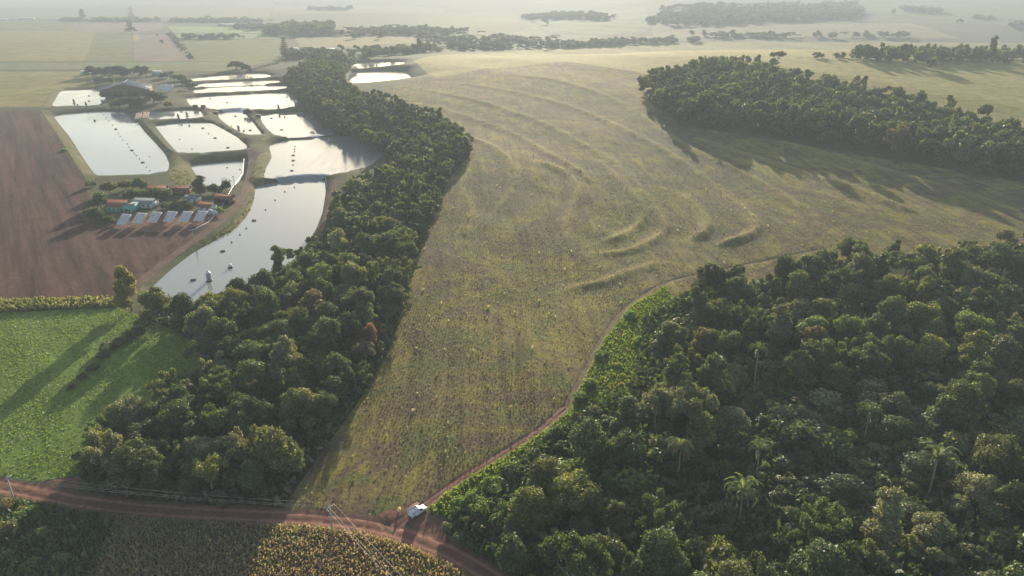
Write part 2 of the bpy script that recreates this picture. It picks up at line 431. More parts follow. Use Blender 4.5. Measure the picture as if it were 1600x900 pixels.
def leaf_mat(key, rough=.55, trans=.42):
    n = NT(key)
    oi = n.add('ShaderNodeObjectInfo'); ca = n.add('ShaderNodeAttribute', attribute_name='Col')
    c = n.mix(1.0, oi.outputs['Color'], ca.outputs['Color'], 'MULTIPLY')
    d = n.add('ShaderNodeBsdfDiffuse'); n.link(c, d.inputs[0])
    t = n.add('ShaderNodeBsdfTranslucent')
    c2 = n.mix(1.0, c, (1.5, 1.55, .75), 'MULTIPLY'); n.link(c2, t.inputs[0])
    g = n.add('ShaderNodeBsdfGlossy'); g.inputs['Roughness'].default_value = rough; g.inputs[0].default_value = (.8, .85, .8, 1)
    m1 = n.add('ShaderNodeMixShader'); m1.inputs[0].default_value = trans
    n.link(d.outputs[0], m1.inputs[1]); n.link(t.outputs[0], m1.inputs[2])
    m2 = n.add('ShaderNodeMixShader'); m2.inputs[0].default_value = .045
    n.link(m1.outputs[0], m2.inputs[1]); n.link(g.outputs[0], m2.inputs[2])
    n.link(m2.outputs[0], n.out.inputs['Surface']); MAT[key] = n.m
leaf_mat('leaf', .5, .48)
def flat_mat(key, col, rough=.8, spec=.2, metal=0.0, nscale=2.0, namt=.25):
    n = NT(key); v = n.coords()
    f = n.noise(v, nscale, 4, .6)
    c = n.mix(1.0, col, n.ramp(f, [(.3, (1 - namt,) * 3), (.7, (1 + namt,) * 3)]), 'MULTIPLY')
    n.bsdf(c, rough, spec, None, metal); MAT[key] = n.m
for k, c, r, s, me in [('bark', (.11,.085,.065), .9, .1, 0), ('pale_bark', (.26,.23,.19), .9, .1, 0), ('bare_wood', (.22,.17,.15), .9, .1, 0),
        ('tile', (.25,.105,.065), .8, .2, 0), ('old_tile', (.21,.10,.07), .85, .2, 0), ('tin', (.30,.31,.32), .5, .4, .4), ('fibre', (.24,.25,.26), .85, .2, 0),
        ('white_tin', (.62,.62,.60), .5, .4, 0), ('turquoise', (.12,.45,.38), .7, .3, 0), ('white_wall', (.62,.62,.58), .8, .2, 0), ('brick_wall', (.28,.14,.1), .9, .1, 0),
        ('dark', (.02,.02,.02), .6, .3, 0), ('window', (.03,.04,.05), .15, .5, 0), ('wood', (.16,.10,.065), .85, .15, 0), ('concrete', (.42,.41,.38), .85, .2, 0),
        ('car_white', (.82,.83,.84), .25, .5, 0), ('rubber', (.015,.015,.015), .8, .3, 0), ('chrome', (.5,.5,.5), .3, .5, .8), ('lamp_red', (.4,.02,.02), .3, .5, 0),
        ('lamp_clear', (.7,.7,.68), .2, .5, 0), ('pink_wood', (.42,.27,.22), .8, .2, 0), ('panel', (.62,.59,.58), .65, .2, 0), ('panel_frame', (.6,.59,.57), .4, .4, .3),
        ('steel', (.35,.35,.35), .5, .4, .5), ('float', (.05,.055,.06), .6, .3, 0), ('silo', (.36,.38,.40), .5, .4, .3), ('silo_white', (.75,.75,.74), .5, .4, 0),
        ('wire', (.45,.43,.40), .5, .4, .5), ('insulator', (.35,.3,.26), .4, .5, 0), ('tank', (.35,.45,.6), .5, .3, 0), ('tarp', (.12,.22,.1), .7, .2, 0)]:
    flat_mat(k, c, r, s, me)

# ------------------------------------------------------------------ mesh helpers
def mesh_np(name, V, Fa, mat=None, col=None, smooth=False):
    V = np.asarray(V, np.float32); me = bpy.data.meshes.new(name)
    Fl = Fa if isinstance(Fa, list) else [Fa]
    Fl = [np.asarray(f, np.int32) for f in Fl if len(f)]
    tot = sum(f.size for f in Fl); nf = sum(len(f) for f in Fl)
    me.vertices.add(len(V)); me.vertices.foreach_set('co', V.ravel())
    me.loops.add(tot); me.loops.foreach_set('vertex_index', np.concatenate([f.ravel() for f in Fl]))
    me.polygons.add(nf)
    sizes = np.concatenate([np.full(len(f), f.shape[1], np.int32) for f in Fl])
    me.polygons.foreach_set('loop_start', np.concatenate([[0], np.cumsum(sizes)[:-1]]).astype(np.int32))
    if smooth: me.polygons.foreach_set('use_smooth', np.ones(nf, bool))
    if col is not None:
        a = me.attributes.new('Col', 'FLOAT_COLOR', 'POINT')
        c4 = np.ones((len(V), 4), np.float32); c4[:, :3] = col
        a.data.foreach_set('color', c4.ravel())
    me.update(calc_edges=True); me.validate()
    if mat: me.materials.append(MAT[mat])
    return me

def link(name, me, parent=None, loc=(0, 0, 0), rz=0.0, **props):
    o = bpy.data.objects.new(name, me); COL.objects.link(o)
    if parent is not None: o.parent = parent
    o.location = loc; o.rotation_euler = (0, 0, rz)
    for k, v in props.items(): o[k] = v
    return o
def empty(name, loc, rz=0.0, **props):
    o = link(name, None, None, loc, rz, **props); o.empty_display_size = .5; return o
#@@TERRAIN
# ------------------------------------------------------------------ the land, one conforming sheet cut along the map lines
def terrain():
    pts = []
    rad = 62.0
    while rad < 11000:
        st = max(1.35, rad * .0085)
        ang = np.arange(-.80, .80, st / rad)
        r_ = rad + rng.uniform(-.4, .4, len(ang)) * st
        pts.append(np.stack([r_ * np.sin(ang + rng.uniform(-.4, .4, len(ang)) * st / rad), r_ * np.cos(ang)], 1))
        rad += st
    rad = 15.0
    while rad < 11400:                   # all round, coarse
        st = rad * .12; ang = np.arange(-math.pi, math.pi, .12)
        ang = ang[(np.abs(ang) > .83) | (rad < 62) | (rad > 10900)]
        pts.append(np.stack([rad * np.sin(ang), rad * np.cos(ang)], 1)); rad += st
    pts = np.vstack(pts)
    V2, E = [], []
    def chain(p, closed):
        b = sum(len(q) for q in V2); V2.append(p); n_ = len(p)
        E.extend((b + i, b + i + 1) for i in range(n_ - 1))
        if closed: E.append((b + n_ - 1, b))
    for nme, m, w in FIELDS:
        chain(resample(w, max(2.0, np.linalg.norm(w.mean(0)) * .012), True) if m not in ('water', 'road', 'faint_track', 'farm_dirt') else w, True)
    for r in RIDGES: chain(r, False)
    for nme, hw, c in ROADS:
        for k in (-.42, 0, .42):
            t = np.gradient(c, axis=0); t /= np.linalg.norm(t, axis=1)[:, None]
            chain(c + np.stack([-t[:, 1], t[:, 0]], 1) * hw * k, False)
    allp = np.vstack(V2 + [pts])
    r = delaunay_2d_cdt([Vector(p) for p in allp], E, [], 0, 1e-4, False)
    v = np.array([(a[0], a[1]) for a in r[0]]); f = np.array([t for t in r[2] if len(t) == 3])
    cen = v[f].mean(1)
    cls = np.zeros(len(f), int)
    for i, (nme, m, w) in enumerate(FIELDS):
        cls[inside(w, cen)] = i + 1
    z = hf(v)
    for i, (L, w, lab) in enumerate(PONDS):
        t = f[cls == N_FIX + i + 1]; z[np.unique(t)] = L
    v3 = np.column_stack([v, z])
    across = np.zeros(len(v))
    for nme, hw, c in ROADS:
        d, s = dist_line(c, v, reach=6)
        across = np.where(d < hw * 1.25, np.clip(d / (hw * 1.1), 0, 1), across)
    names = {'ground': 'ground'}
    for i in range(len(FIELDS) + 1):
        t = f[cls == i]
        if not len(t): continue
        nme, m = ('ground', 'ground') if i == 0 else FIELDS[i - 1][:2]
        u, inv = np.unique(t, return_inverse=True)
        me = mesh_np(nme, v3[u], inv.reshape(-1, 3), m, smooth=True)
        if m == 'road':
            a = me.attributes.new('across', 'FLOAT', 'POINT'); a.data.foreach_set('value', across[u].astype(np.float32))
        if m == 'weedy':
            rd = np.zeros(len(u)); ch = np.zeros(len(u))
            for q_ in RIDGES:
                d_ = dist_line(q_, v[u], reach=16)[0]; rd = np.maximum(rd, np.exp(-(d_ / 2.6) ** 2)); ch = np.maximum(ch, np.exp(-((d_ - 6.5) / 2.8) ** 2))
            a = me.attributes.new('bank_shade', 'FLOAT', 'POINT'); a.data.foreach_set('value', ch.astype(np.float32))  # mask of the painted shade bands on both sides of each bank
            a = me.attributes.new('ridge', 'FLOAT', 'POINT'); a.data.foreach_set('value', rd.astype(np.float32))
        o = link(nme, me, kind='structure')
        if m == 'water': o['label'] = PONDS[i - 1 - N_FIX][2]
    return v3
LAND = terrain()

# ------------------------------------------------------------------ vegetation builders
_bm = bmesh.new(); bmesh.ops.create_icosphere(_bm, subdivisions=1, radius=1)
ICO1 = (np.array([v.co[:] for v in _bm.verts]), np.array([[v.index for v in f.verts] for f in _bm.faces])); _bm.free()
_bm = bmesh.new(); bmesh.ops.create_icosphere(_bm, subdivisions=2, radius=1)
ICO2 = (np.array([v.co[:] for v in _bm.verts]), np.array([[v.index for v in f.verts] for f in _bm.faces])); _bm.free()

class Geo:
    """collects vertices, faces and colours of one mesh"""
    def __init__(s): s.V, s.T, s.Q, s.C, s.n = [], [], [], [], 0
    def add(s, V, F_, C=1.0):
        V = np.asarray(V, float).reshape(-1, 3); F_ = np.asarray(F_, int)
        (s.T if F_.shape[1] == 3 else s.Q).append(F_ + s.n)
        s.V.append(V); s.n += len(V)
        C = np.asarray(C, float)
        s.C.append(np.broadcast_to(C if C.ndim else np.full(3, float(C)), (len(V), 3)))
    def arrays(s):
        return (np.vstack(s.V), [np.vstack(a) for a in (s.T, s.Q) if a], np.vstack(s.C))
    def mesh(s, name, mat, smooth=False, col=True):
        V, Fs, C = s.arrays()
        return mesh_np(name, V, Fs, mat, C if col else None, smooth)

def unit(v): return v / np.maximum(np.linalg.norm(v, axis=-1, keepdims=True), 1e-9)
def leaves(g, pos, nrm, size, r, flat=.7, asp=.62, cvar=.3, base=1.0):
    """leaf-sprig quads at pos, roughly facing nrm"""
    n_ = len(pos)
    nn = unit(nrm + r.normal(0, flat, (n_, 3)))
    t = unit(np.cross(nn, r.normal(0, 1, (n_, 3)))); b = np.cross(nn, t)
    s = (size * r.uniform(.6, 1.35, n_))[:, None]
    q = np.stack([pos - t * s * .5, pos + b * s * asp * .5 + nn * s * .08, pos + t * s * .5, pos - b * s * asp * .5 + nn * s * .08], 1).reshape(-1, 3)
    c = (base * (1 + r.normal(0, cvar, n_)).clip(.45, 1.8))[:, None] * (1 + r.normal(0, .06, (n_, 3)))
    g.add(q, np.arange(4 * n_).reshape(-1, 4), np.repeat(c, 4, 0))

def tube(g, path, radii, k=6, C=1.0):
    path = np.asarray(path, float); m = len(path)
    t = unit(np.gradient(path, axis=0)); a = unit(np.cross(t, (.31, .9, .2))); b = np.cross(t, a)
    th = np.arange(k) * 2 * math.pi / k
    V = (path[:, None] + np.asarray(radii)[:, None, None] * (np.cos(th)[None, :, None] * a[:, None] + np.sin(th)[None, :, None] * b[:, None])).reshape(-1, 3)
    i, j = np.meshgrid(np.arange(m - 1), np.arange(k), indexing='ij'); j2 = (j + 1) % k
    g.add(V, np.stack([i * k + j, i * k + j2, (i + 1) * k + j2, (i + 1) * k + j], -1).reshape(-1, 4), C)

def make_lobes(kind, H, R, r):
    L = []
    if kind == 'round':
        for i in range(r.integers(17, 24)):
            a = r.uniform(0, 6.283); q = R * .78 * math.sqrt(r.uniform(.02, 1)); s = R * r.uniform(.15, .36)
            L.append((q * math.cos(a), q * math.sin(a), H - s * .8 - (H * .34) * (q / R) ** 1.6 - r.uniform(0, H * .2), s))
        L.append((0, 0, H * .52, R * .52))
        for i in range(r.integers(4, 8)):
            a = r.uniform(0, 6.283); q = R * r.uniform(.55, .85); s = R * r.uniform(.22, .36)
            L.append((q * math.cos(a), q * math.sin(a), H * r.uniform(.22, .5), s))
    elif kind == 'spread':
        for i in range(r.integers(12, 17)):
            a = r.uniform(0, 6.283); q = R * .95 * math.sqrt(r.uniform(.02, 1)); s = R * r.uniform(.18, .32)
            L.append((q * math.cos(a), q * math.sin(a), H - s - H * .16 * (q / R) ** 2 - r.uniform(0, H * .14), s))
    elif kind == 'tall':
        n_ = r.integers(11, 15)
        for i in range(n_):
            f_ = i / (n_ - 1); z = H * (.28 + .66 * f_); w = R * (.62 + .35 * math.sin(f_ * 3.1)) * (1 - .45 * f_)
            a = r.uniform(0, 6.283); q = w * r.uniform(.1, .75); s = R * r.uniform(.34, .52) * (1.05 - .4 * f_)
            L.append((q * math.cos(a), q * math.sin(a), z, s))
    elif kind == 'vine':
        for i in range(r.integers(9, 13)):
            f_ = r.uniform(0, 1); a = r.uniform(0, 6.283); w = R * (1.0 - .55 * f_); q = w * r.uniform(.2, .75); s = R * r.uniform(.28, .42)
            L.append((q * math.cos(a), q * math.sin(a), max(s * .6, H * (.12 + .78 * f_)), s))
        L.append((0, 0, H * .88, R * .38)); L.append((0, 0, H * .5, R * .6))
    elif kind == 'feather':
        for i in range(r.integers(11, 15)):
            a = i * 2.4 + r.uniform(-.4, .4); rr = R * r.uniform(.55, 1.05); up = H * r.uniform(.62, 1.0) * (1.08 - .3 * rr / R)
            for u in (.45, .68, .86, 1.0): L.append((math.cos(a) * rr * u + r.normal(0, .25), math.sin(a) * rr * u + r.normal(0, .25), H * .3 + (up - H * .3) * u ** .8, R * r.uniform(.10, .17)))
    elif kind == 'bush':
        for i in range(r.integers(6, 10)):
            a = r.uniform(0, 6.283); q = R * .7 * math.sqrt(r.uniform(0, 1)); s = R * r.uniform(.3, .5)
            L.append((q * math.cos(a), q * math.sin(a), max(s * .5, H * r.uniform(.35, .8) - s * .3), s))
    return np.array(L)

def make_tree(kind, H, R, seed, n_leaf, size, core=ICO1, tier='near'):
    r = np.random.default_rng(seed)
    L = make_lobes(kind, H, R, r)
    if tier == 'far': L = L[::2]
    g = Geo()
    area = L[:, 3] ** 2; per = (n_leaf * area / area.sum()).astype(int) + 2
    lobe_c = r.normal(1, .16, len(L)).clip(.6, 1.45)
    for i, (x, y, z, s) in enumerate(L):
        m = per[i] * 2
        d = unit(r.normal(0, 1, (m, 3))); d = d[d[:, 2] > -.55]
        # small knobs so that a lobe is never a clean ball
        ph = r.uniform(0, 6.28, 3)
        k = 1 + .16 * np.sin(d[:, 0] * 5 + ph[0]) * np.sin(d[:, 1] * 5 + ph[1]) + .12 * np.sin(d[:, 2] * 7 + ph[2])
        p = np.array([x, y, z]) + d * (s * k * r.uniform(.82, 1.14, len(d)))[:, None] * (1, 1, .85)
        ok = np.ones(len(p), bool)
        for j, (X, Y, Z, S) in enumerate(L):
            if j != i: ok &= ((p - (X, Y, Z)) ** 2).sum(1) > (S * .84) ** 2
        p, d = p[ok][:per[i]], d[ok][:per[i]]
        if len(p): leaves(g, p, d + (0, 0, .35), size, r, base=lobe_c[i])
        cv = (.86 if tier == 'near' else 1) * core[0] * (1 + .12 * np.sin(core[0][:, [1, 2, 0]] * 4 + ph).sum(1, keepdims=True) * .5)
        g.add(cv * (s * .74, s * .74, s * .62) + (x, y, z), core[1], lobe_c[i])
    # loose sprigs that break the outline
    m = int(n_leaf * .06); i = r.integers(0, len(L), m); d = unit(r.normal(0, 1, (m, 3)) + (0, 0, .8))
    leaves(g, L[i, :3] + d * (L[i, 3] * r.uniform(1.05, 1.4, m))[:, None], d, size * .9, r, .9)
    t = Geo(); lean = r.normal(0, .03 * H, 2); fork = np.array([lean[0] * .4, lean[1] * .4, H * .36]); r0 = .03 * H
    tube(t, [(0, 0, -.6), (lean[0] * .15, lean[1] * .15, H * .15), fork], [r0, r0 * .72, r0 * .55])
    for x, y, z, s in L[np.argsort(-L[:, 2])][:8]:
        e = np.array([x, y, z]); mid = (fork + e) / 2 + (0, 0, -.05 * H)
        tube(t, [fork, mid, e], [r0 * .42, r0 * .28, r0 * .12], 5)
    return g, t

def bare_tree(H, seed):
    r = np.random.default_rng(seed); br = Geo(); tr = Geo()
    tube(tr, [(0, 0, -.5), (.2, 0, H * .25), (.1, .2, H * .45)], [.24, .2, .16])
    def grow(p, d, ln, rad, k):
        q = p + d * ln * .5 + r.normal(0, .06 * ln, 3); e = p + d * ln
        tube(br, [p, q, e], [rad, rad * .8, rad * .55], 4)
        if k:
            for _ in range(3 if k > 1 else 4):
                nd = unit(d + r.normal(0, .55, 3) + (0, 0, .12)); grow(e if r.random() < .6 else q, nd, ln * r.uniform(.55, .8), rad * .6, k - 1)
    for i in range(6):
        a = i * 1.05 + r.uniform(-.3, .3)
        grow(np.array([.1, .2, H * r.uniform(.36, .45)]), unit(np.array([math.cos(a), math.sin(a), r.uniform(.5, 1.1)])), H * .24, .12, 3)
    return br, tr

def araucaria(H, seed):
    r = np.random.default_rng(seed); g = Geo(); t = Geo()
    tube(t, [(0, 0, -1), (0, 0, H * .5), (0, 0, H * .97)], [H * .02, H * .015, H * .006])
    for k in range(9):
        z = H * (.25 + .085 * k); w = H * (.20 + .05 * math.sin(k * .6)) * (1 - .06 * k)
        for j in range(8):
            a = j * .785 + k * .4 + r.uniform(-.2, .2); e = np.array([math.cos(a) * w, math.sin(a) * w, z + H * .04])
            tube(t, [(0, 0, z), e * (.55, .55, 1) + (0, 0, -H * .02), e], [.14, .1, .05], 4)
            m = 70; u = r.uniform(.3, 1.05, m)[:, None]
            p = np.array([0, 0, z]) + (e - (0, 0, z)) * u + r.normal(0, w * .09, (m, 3))
            leaves(g, p, np.tile((0, 0, 1.), (m, 1)), .9, r, .8)
    m = 200; leaves(g, np.array([0, 0, H * .97]) + r.normal(0, 1, (m, 3)) * (H * .05, H * .05, H * .03), np.tile((0, 0, 1.), (m, 1)), .9, r, .9)
    return g, t

def frond_mesh(ln, seed):
    r = np.random.default_rng(seed); g = Geo(); m = 14
    u = np.linspace(0, 1, m); path = np.stack([ln * .85 * np.sin(u * 1.45), u * 0, ln * (.42 * np.sin(u * 2.2) - .62 * u ** 2.6)], 1)
    tube(g, path, .05 * (1 - .8 * u) + .012, 4, 1.1)
    pp, e1 = [], []
    for i in range(1, m):
        for k in range(3):
            f_ = (i - 1 + k / 3) / (m - 1); c0 = np.array([np.interp(f_, u, path[:, j]) for j in range(3)])
            w = ln * .15 * math.sin(min(f_ * 1.1 + .12, 1) * 2.9) + .12
            for sd_ in (-1, 1):
                tip = c0 + np.array([.35 * w, sd_ * w * r.uniform(.75, 1.05), -w * r.uniform(.35, .8)])
                wd_ = np.array([.075, 0, .02]); mid = (c0 + tip) / 2 + (0, 0, .08 * w)
                g.add([c0 - wd_ * .5, c0 + wd_ * .5, mid + wd_, mid - wd_], [(0, 1, 2, 3)], r.uniform(.8, 1.2)); g.add([mid - wd_, mid + wd_, tip], [(0, 1, 2)], r.uniform(.8, 1.2))
    return g.mesh('frond', 'leaf')

# prototypes: near ones carry a few thousand leaf sprigs, far ones some hundred
NEAR = {}
def near(key, kind, H, R, seed, n_leaf, size, bark='bark'):
    g, t = make_tree(kind, H, R, seed, n_leaf, size)
    NEAR[key] = (g.mesh('crown', 'leaf'), t.mesh('trunk', bark, col=False), H, R)
for i in range(7): near(('round', i), 'round', 10, 4.4, 100 + i, 7000, .42)
for i in range(4): near(('spread', i), 'spread', 10, 5.2, 120 + i, 5200, .42, 'pale_bark')
for i in range(2): near(('tall', i), 'tall', 14, 3.4, 140 + i, 6000, .42, 'pale_bark')
for i in range(3): near(('feather', i), 'feather', 9, 5.0, 190 + i, 4200, .40, 'pale_bark')
for i in range(3): near(('vine', i), 'vine', 9, 3.6, 160 + i, 6000, .42)
for i in range(3): near(('bush', i), 'bush', 3, 2.4, 180 + i, 1500, .42)
FAR, MID = [], []
for i in range(7): MID.append(make_tree(['round', 'round', 'spread', 'vine', 'round', 'tall', 'round'][i], 10, 4.5 if i != 5 else 3.6, 200 + i, 620, 1.0, tier='far')[0].arrays())
for i in range(6): FAR.append(make_tree(['round', 'round', 'vine', 'round', 'tall', 'spread'][i], 10, 4.8, 220 + i, 150, 1.9, tier='far')[0].arrays())

PAL = [  # colour word, linear leaf colour, weight
 ('dark green', (.070,.090,.026), 26), ('deep green', (.076,.105,.031), 20), ('olive green', (.112,.120,.034), 20), ('yellow green', (.160,.165,.040), 11),
 ('grey green', (.135,.138,.075), 10), ('bright green', (.115,.152,.036), 6), ('bronze', (.135,.108,.05), 2), ('pale green', (.19,.19,.10), 5)]
PW = np.array([p[2] for p in PAL], float); PW /= PW.sum()

def rows_in(poly, gap, step, r):
    lo, hi = poly.min(0), poly.max(0)
    X, Y = np.meshgrid(np.arange(lo[0], hi[0], gap), np.arange(lo[1], hi[1], step))
    p = np.stack([X.ravel() + .06 * Y.ravel() + 2.2 * np.sin(Y.ravel() * .016 + X.ravel() * .01), Y.ravel()], 1) + r.normal(0, 1, (X.size, 2)) * (.13, step * .4)
    return p[inside(poly, p)]
def scatter(poly, step, r, jit=.42):
    lo, hi = poly.min(0), poly.max(0)
    X, Y = np.meshgrid(np.arange(lo[0], hi[0], step), np.arange(lo[1], hi[1], step))
    X = X + (np.arange(X.shape[0]) % 2 * .5 * step)[:, None]
    p = np.stack([X.ravel(), Y.ravel()], 1); p = p + r.uniform(-jit, jit, p.shape) * step
    return p[inside(poly, p)]

# ------------------------------------------------------------------ woods: the ~300 largest trees singly, the rest as wood masses
r = np.random.default_rng(11)
LEFT_WOOD = P([(128,742),(146,702),(196,672),(246,646),(306,606),(322,566),(300,530),(232,505),(240,494),(300,500),(345,488),(395,464),(436,442),(462,406),(506,382),(524,345),(532,305),(566,296),(612,272),(628,250),(580,226),(540,210),(496,182),(462,144),(448,122),(500,96),(556,96),(534,114),(538,137),(560,154),(600,166),(650,181),(700,204),(733,228),(728,243),(694,284),(682,326),(650,400),(618,497),(598,552),(545,634),(480,716),(420,785),(300,778),(170,762)])
RIGHT_WOOD = P([(775,862),(835,795),(905,730),(962,686),(1035,650),(1045,530),(1070,485),(1112,452),(1210,456),(1262,425),(1350,414),(1450,410),(1600,402),(1780,402),(1900,640),(1780,960),(860,960),(790,900)])
UPPER_WOOD = P([(1000,142),(1026,172),(1060,194),(1200,214),(1300,228),(1400,250),(1500,270),(1600,281),(1760,300),(1760,252),(1600,230),(1500,200),(1440,176),(1330,154),(1255,136),(1170,112),(1100,114),(1040,130)])

NAMED = [  # trees one can point to: kind, base pixel, height, radius, colour, label
 ('vine', (206,484), 18, 4.6, (.14,.135,.04), 'lone tall yellow green tree at the corner of ploughed field and pasture'),
 ('round', (580,552), 11, 3.2, (.16,.085,.05), 'rust-coloured tree on the wood edge by the weedy field'),
 ('spread', (574,572), 9, 3.6, (.13,.11,.075), 'pale brownish tree just below the rust-coloured tree'),
 ('round', (470,668), 12, 6.0, (.115,.12,.03), 'broad yellow green crown nearest the field in the near stream wood'),
 ('feather', (320,545), 10, 5.4, (.12,.115,.07), 'pale grey flat-topped tree above the dark pasture corner'),
 ('round', (215,752), 12, 6.4, (.085,.095,.03), 'big olive tree hanging over pasture and road corner'),
 ('vine', (395,770), 9, 4.4, (.08,.115,.035), 'green vine-covered tree by the road end of the wood'),
 ('round', (610,375), 11, 5.5, (.10,.085,.03), 'bronze rounded crown in the upper stream wood'),
 ('round', (678,310), 7, 3.6, (.12,.15,.045), 'light green round tree on the field edge of the stream wood'),
 ('round', (1105,465), 15, 7.0, (.04,.058,.02), 'big dark rounded tree at the far tip of the right wood'),
 ('round', (1095,560), 12, 4.6, (.13,.115,.04), 'golden olive crown inside the right wood left side'),
 ('round', (1260,455), 15, 7.6, (.05,.075,.024), 'large dark green tree on the far edge of the right wood'),
 ('round', (1560,440), 17, 8.0, (.05,.075,.025), 'largest dark tree on the right picture edge of the wood'),
 ('spread', (1290,530), 11, 3.2, (.14,.12,.05), 'thin pale-trunked tree with small golden crown in right wood'),
 ('feather', (1480,640), 10, 5.0, (.115,.12,.06), 'pale feathery spreading tree left of the bare tree'),
 ('feather', (880,880), 7, 5.0, (.13,.155,.045), 'bright feathery spreading tree near the road bend'),
 ('feather', (1440,885), 8, 5.5, (.14,.15,.06), 'pale feathery spreading tree in the bottom right corner'),
 ('feather', (1180,935), 8, 4.6, (.13,.145,.055), 'pale feathery tree at the bottom edge below the palms'),
 ('feather', (1370,900), 8, 4.6, (.15,.155,.065), 'pale feathery tree left of the corner feathery tree'),
 ('feather', (1330,930), 7, 4.0, (.14,.15,.06), 'small pale feathery tree at the bottom edge'),
 ('feather', (960,850), 6, 4.2, (.13,.14,.055), 'golden feathery tree above the road bend bushes'),
 ('round', (1245,610), 13, 5.5, (.08,.105,.03), 'tall bright-topped tree above the palms in right wood'),
 ('spread', (1215,100), 15, 9, (.06,.07,.03), 'lone spreading tree standing on the hill field above the wood'),
 ('round', (1208,103), 9, 6, (.06,.07,.03), 'smaller tree left of the lone hill tree'),
 ('spread', (1412,99), 24, 7, (.07,.075,.035), 'flat-topped tree rising above the hill crest belt'),
 ('tall', (1545,101), 30, 7, (.07,.075,.035), 'tallest ragged tree rising above the hill crest belt'),
 ('tall', (656,82), 26, 8, (.06,.07,.035), 'tall hazy tree in the valley behind the far white ponds'),
]
NP_ = np.array([P([q])[0] for _, q, *_r in NAMED])
SPEC = []   # x, y, height, radius, kind, colour index, wood
def fill(poly, rmin, rmax, wood, tall, kinds, low=None, gap=.62):
    """trees of mixed size set by throwing darts: crowns interlock but keep their own room"""
    lo, hi = poly.min(0), poly.max(0)
    area = abs(np.sum(poly[:, 0] * np.roll(poly[:, 1], -1) - poly[:, 1] * np.roll(poly[:, 0], -1))) / 2
    n_ = int(area / (rmin * rmax) * 2.6)
    c = r.uniform(lo, hi, (int(n_ * np.prod(hi - lo) / area), 2)); c = c[inside(poly, c)]
    rad = np.sort(rmin + (rmax - rmin) * r.beta(1.1, 2.0, len(c)))[::-1]
    cell = {}; cs = 2 * rmax
    for (x, y), q in zip(NP_, NAMED): cell.setdefault((int(x // cs), int(y // cs)), []).append((x, y, q[3] * .8))
    for (x, y), q in zip(c, rad):
        i, j = int(x // cs), int(y // cs)
        if any((x - X) ** 2 + (y - Y) ** 2 < (gap * (q + Q)) ** 2 for a_ in (-1, 0, 1) for b_ in (-1, 0, 1) for X, Y, Q in cell.get((i + a_, j + b_), ())): continue
        cell.setdefault((i, j), []).append((x, y, q))
        h = q * r.uniform(1.7, 2.5) * tall
        k = kinds[r.integers(len(kinds))]
        if low is not None:
            f_ = low(x, y)
            if r.random() < f_: h *= .5; k = ['vine', 'bush', 'bush'][r.integers(3)]
        if any(abs(x - X) < w_ and -4 < Y - y < d_ for X, Y, w_, d_ in CLEAR): h = min(h, 4.0 + .5 * r.random()); k = 'bush'; q = min(q, 3.2)
        if k == 'tall': h *= 1.25; q *= .8
        SPEC.append([x, y, max(h, 2.5), q, k, r.choice(len(PAL), p=PW), wood])
CLEAR = [(x, y, 5.5, 24.0) for x, y in P([(1058,752),(1153,822),(1179,756),(1449,778),(1211,694),(1349,690),(1176,612),(1553,556)])] + [(x, y, q[3] * .9, q[2] * 1.5) for (x, y), q in zip(NP_, NAMED) if q[1][1] > 430]
K1 = ['round'] * 6 + ['spread'] * 3 + ['vine'] * 3 + ['tall'] + ['feather'] * 2
fill(LEFT_WOOD, 2.0, 6.4, 'left', 1.0, K1)
SHRUB = P([(716,822),(772,768),(842,712),(905,660),(985,640),(1035,650),(962,686),(905,730),(835,795),(768,856)])
fill(SHRUB, 1.3, 3.2, 'right', .75, ['bush'])
def low_right(x, y):
    q = proj([(x, y, 3)])[0]
    return .3 + .68 * float(np.exp(-((q[0] - 1330) / 330) ** 2 - ((q[1] - 720) / 110) ** 2))
fill(RIGHT_WOOD, 2.0, 6.8, 'right', 1.0, K1 + ['vine'], low_right)
fill(UPPER_WOOD, 3.4, 9.5, 'upper', 1.05, [k for k in K1 if k != 'tall'])
SPEC.sort(key=lambda s: -s[2] * s[3] / (s[0] ** 2 + s[1] ** 2))
pxs = proj([(s[0], s[1], 5) for s in SPEC])
vis = (pxs[:, 0] > -40) & (pxs[:, 0] < 1640) & (pxs[:, 1] < 960)
SINGLE = []; MASS = {'left': [], 'right': [], 'upper': []}
for s, v_, q in zip(SPEC, vis, pxs):
    if v_ and len(SINGLE) < 250: SINGLE.append((s, q))
    else: MASS[s[6]].append(s)
print('trees', len(SPEC), 'single', len(SINGLE), {k: len(v) for k, v in MASS.items()})

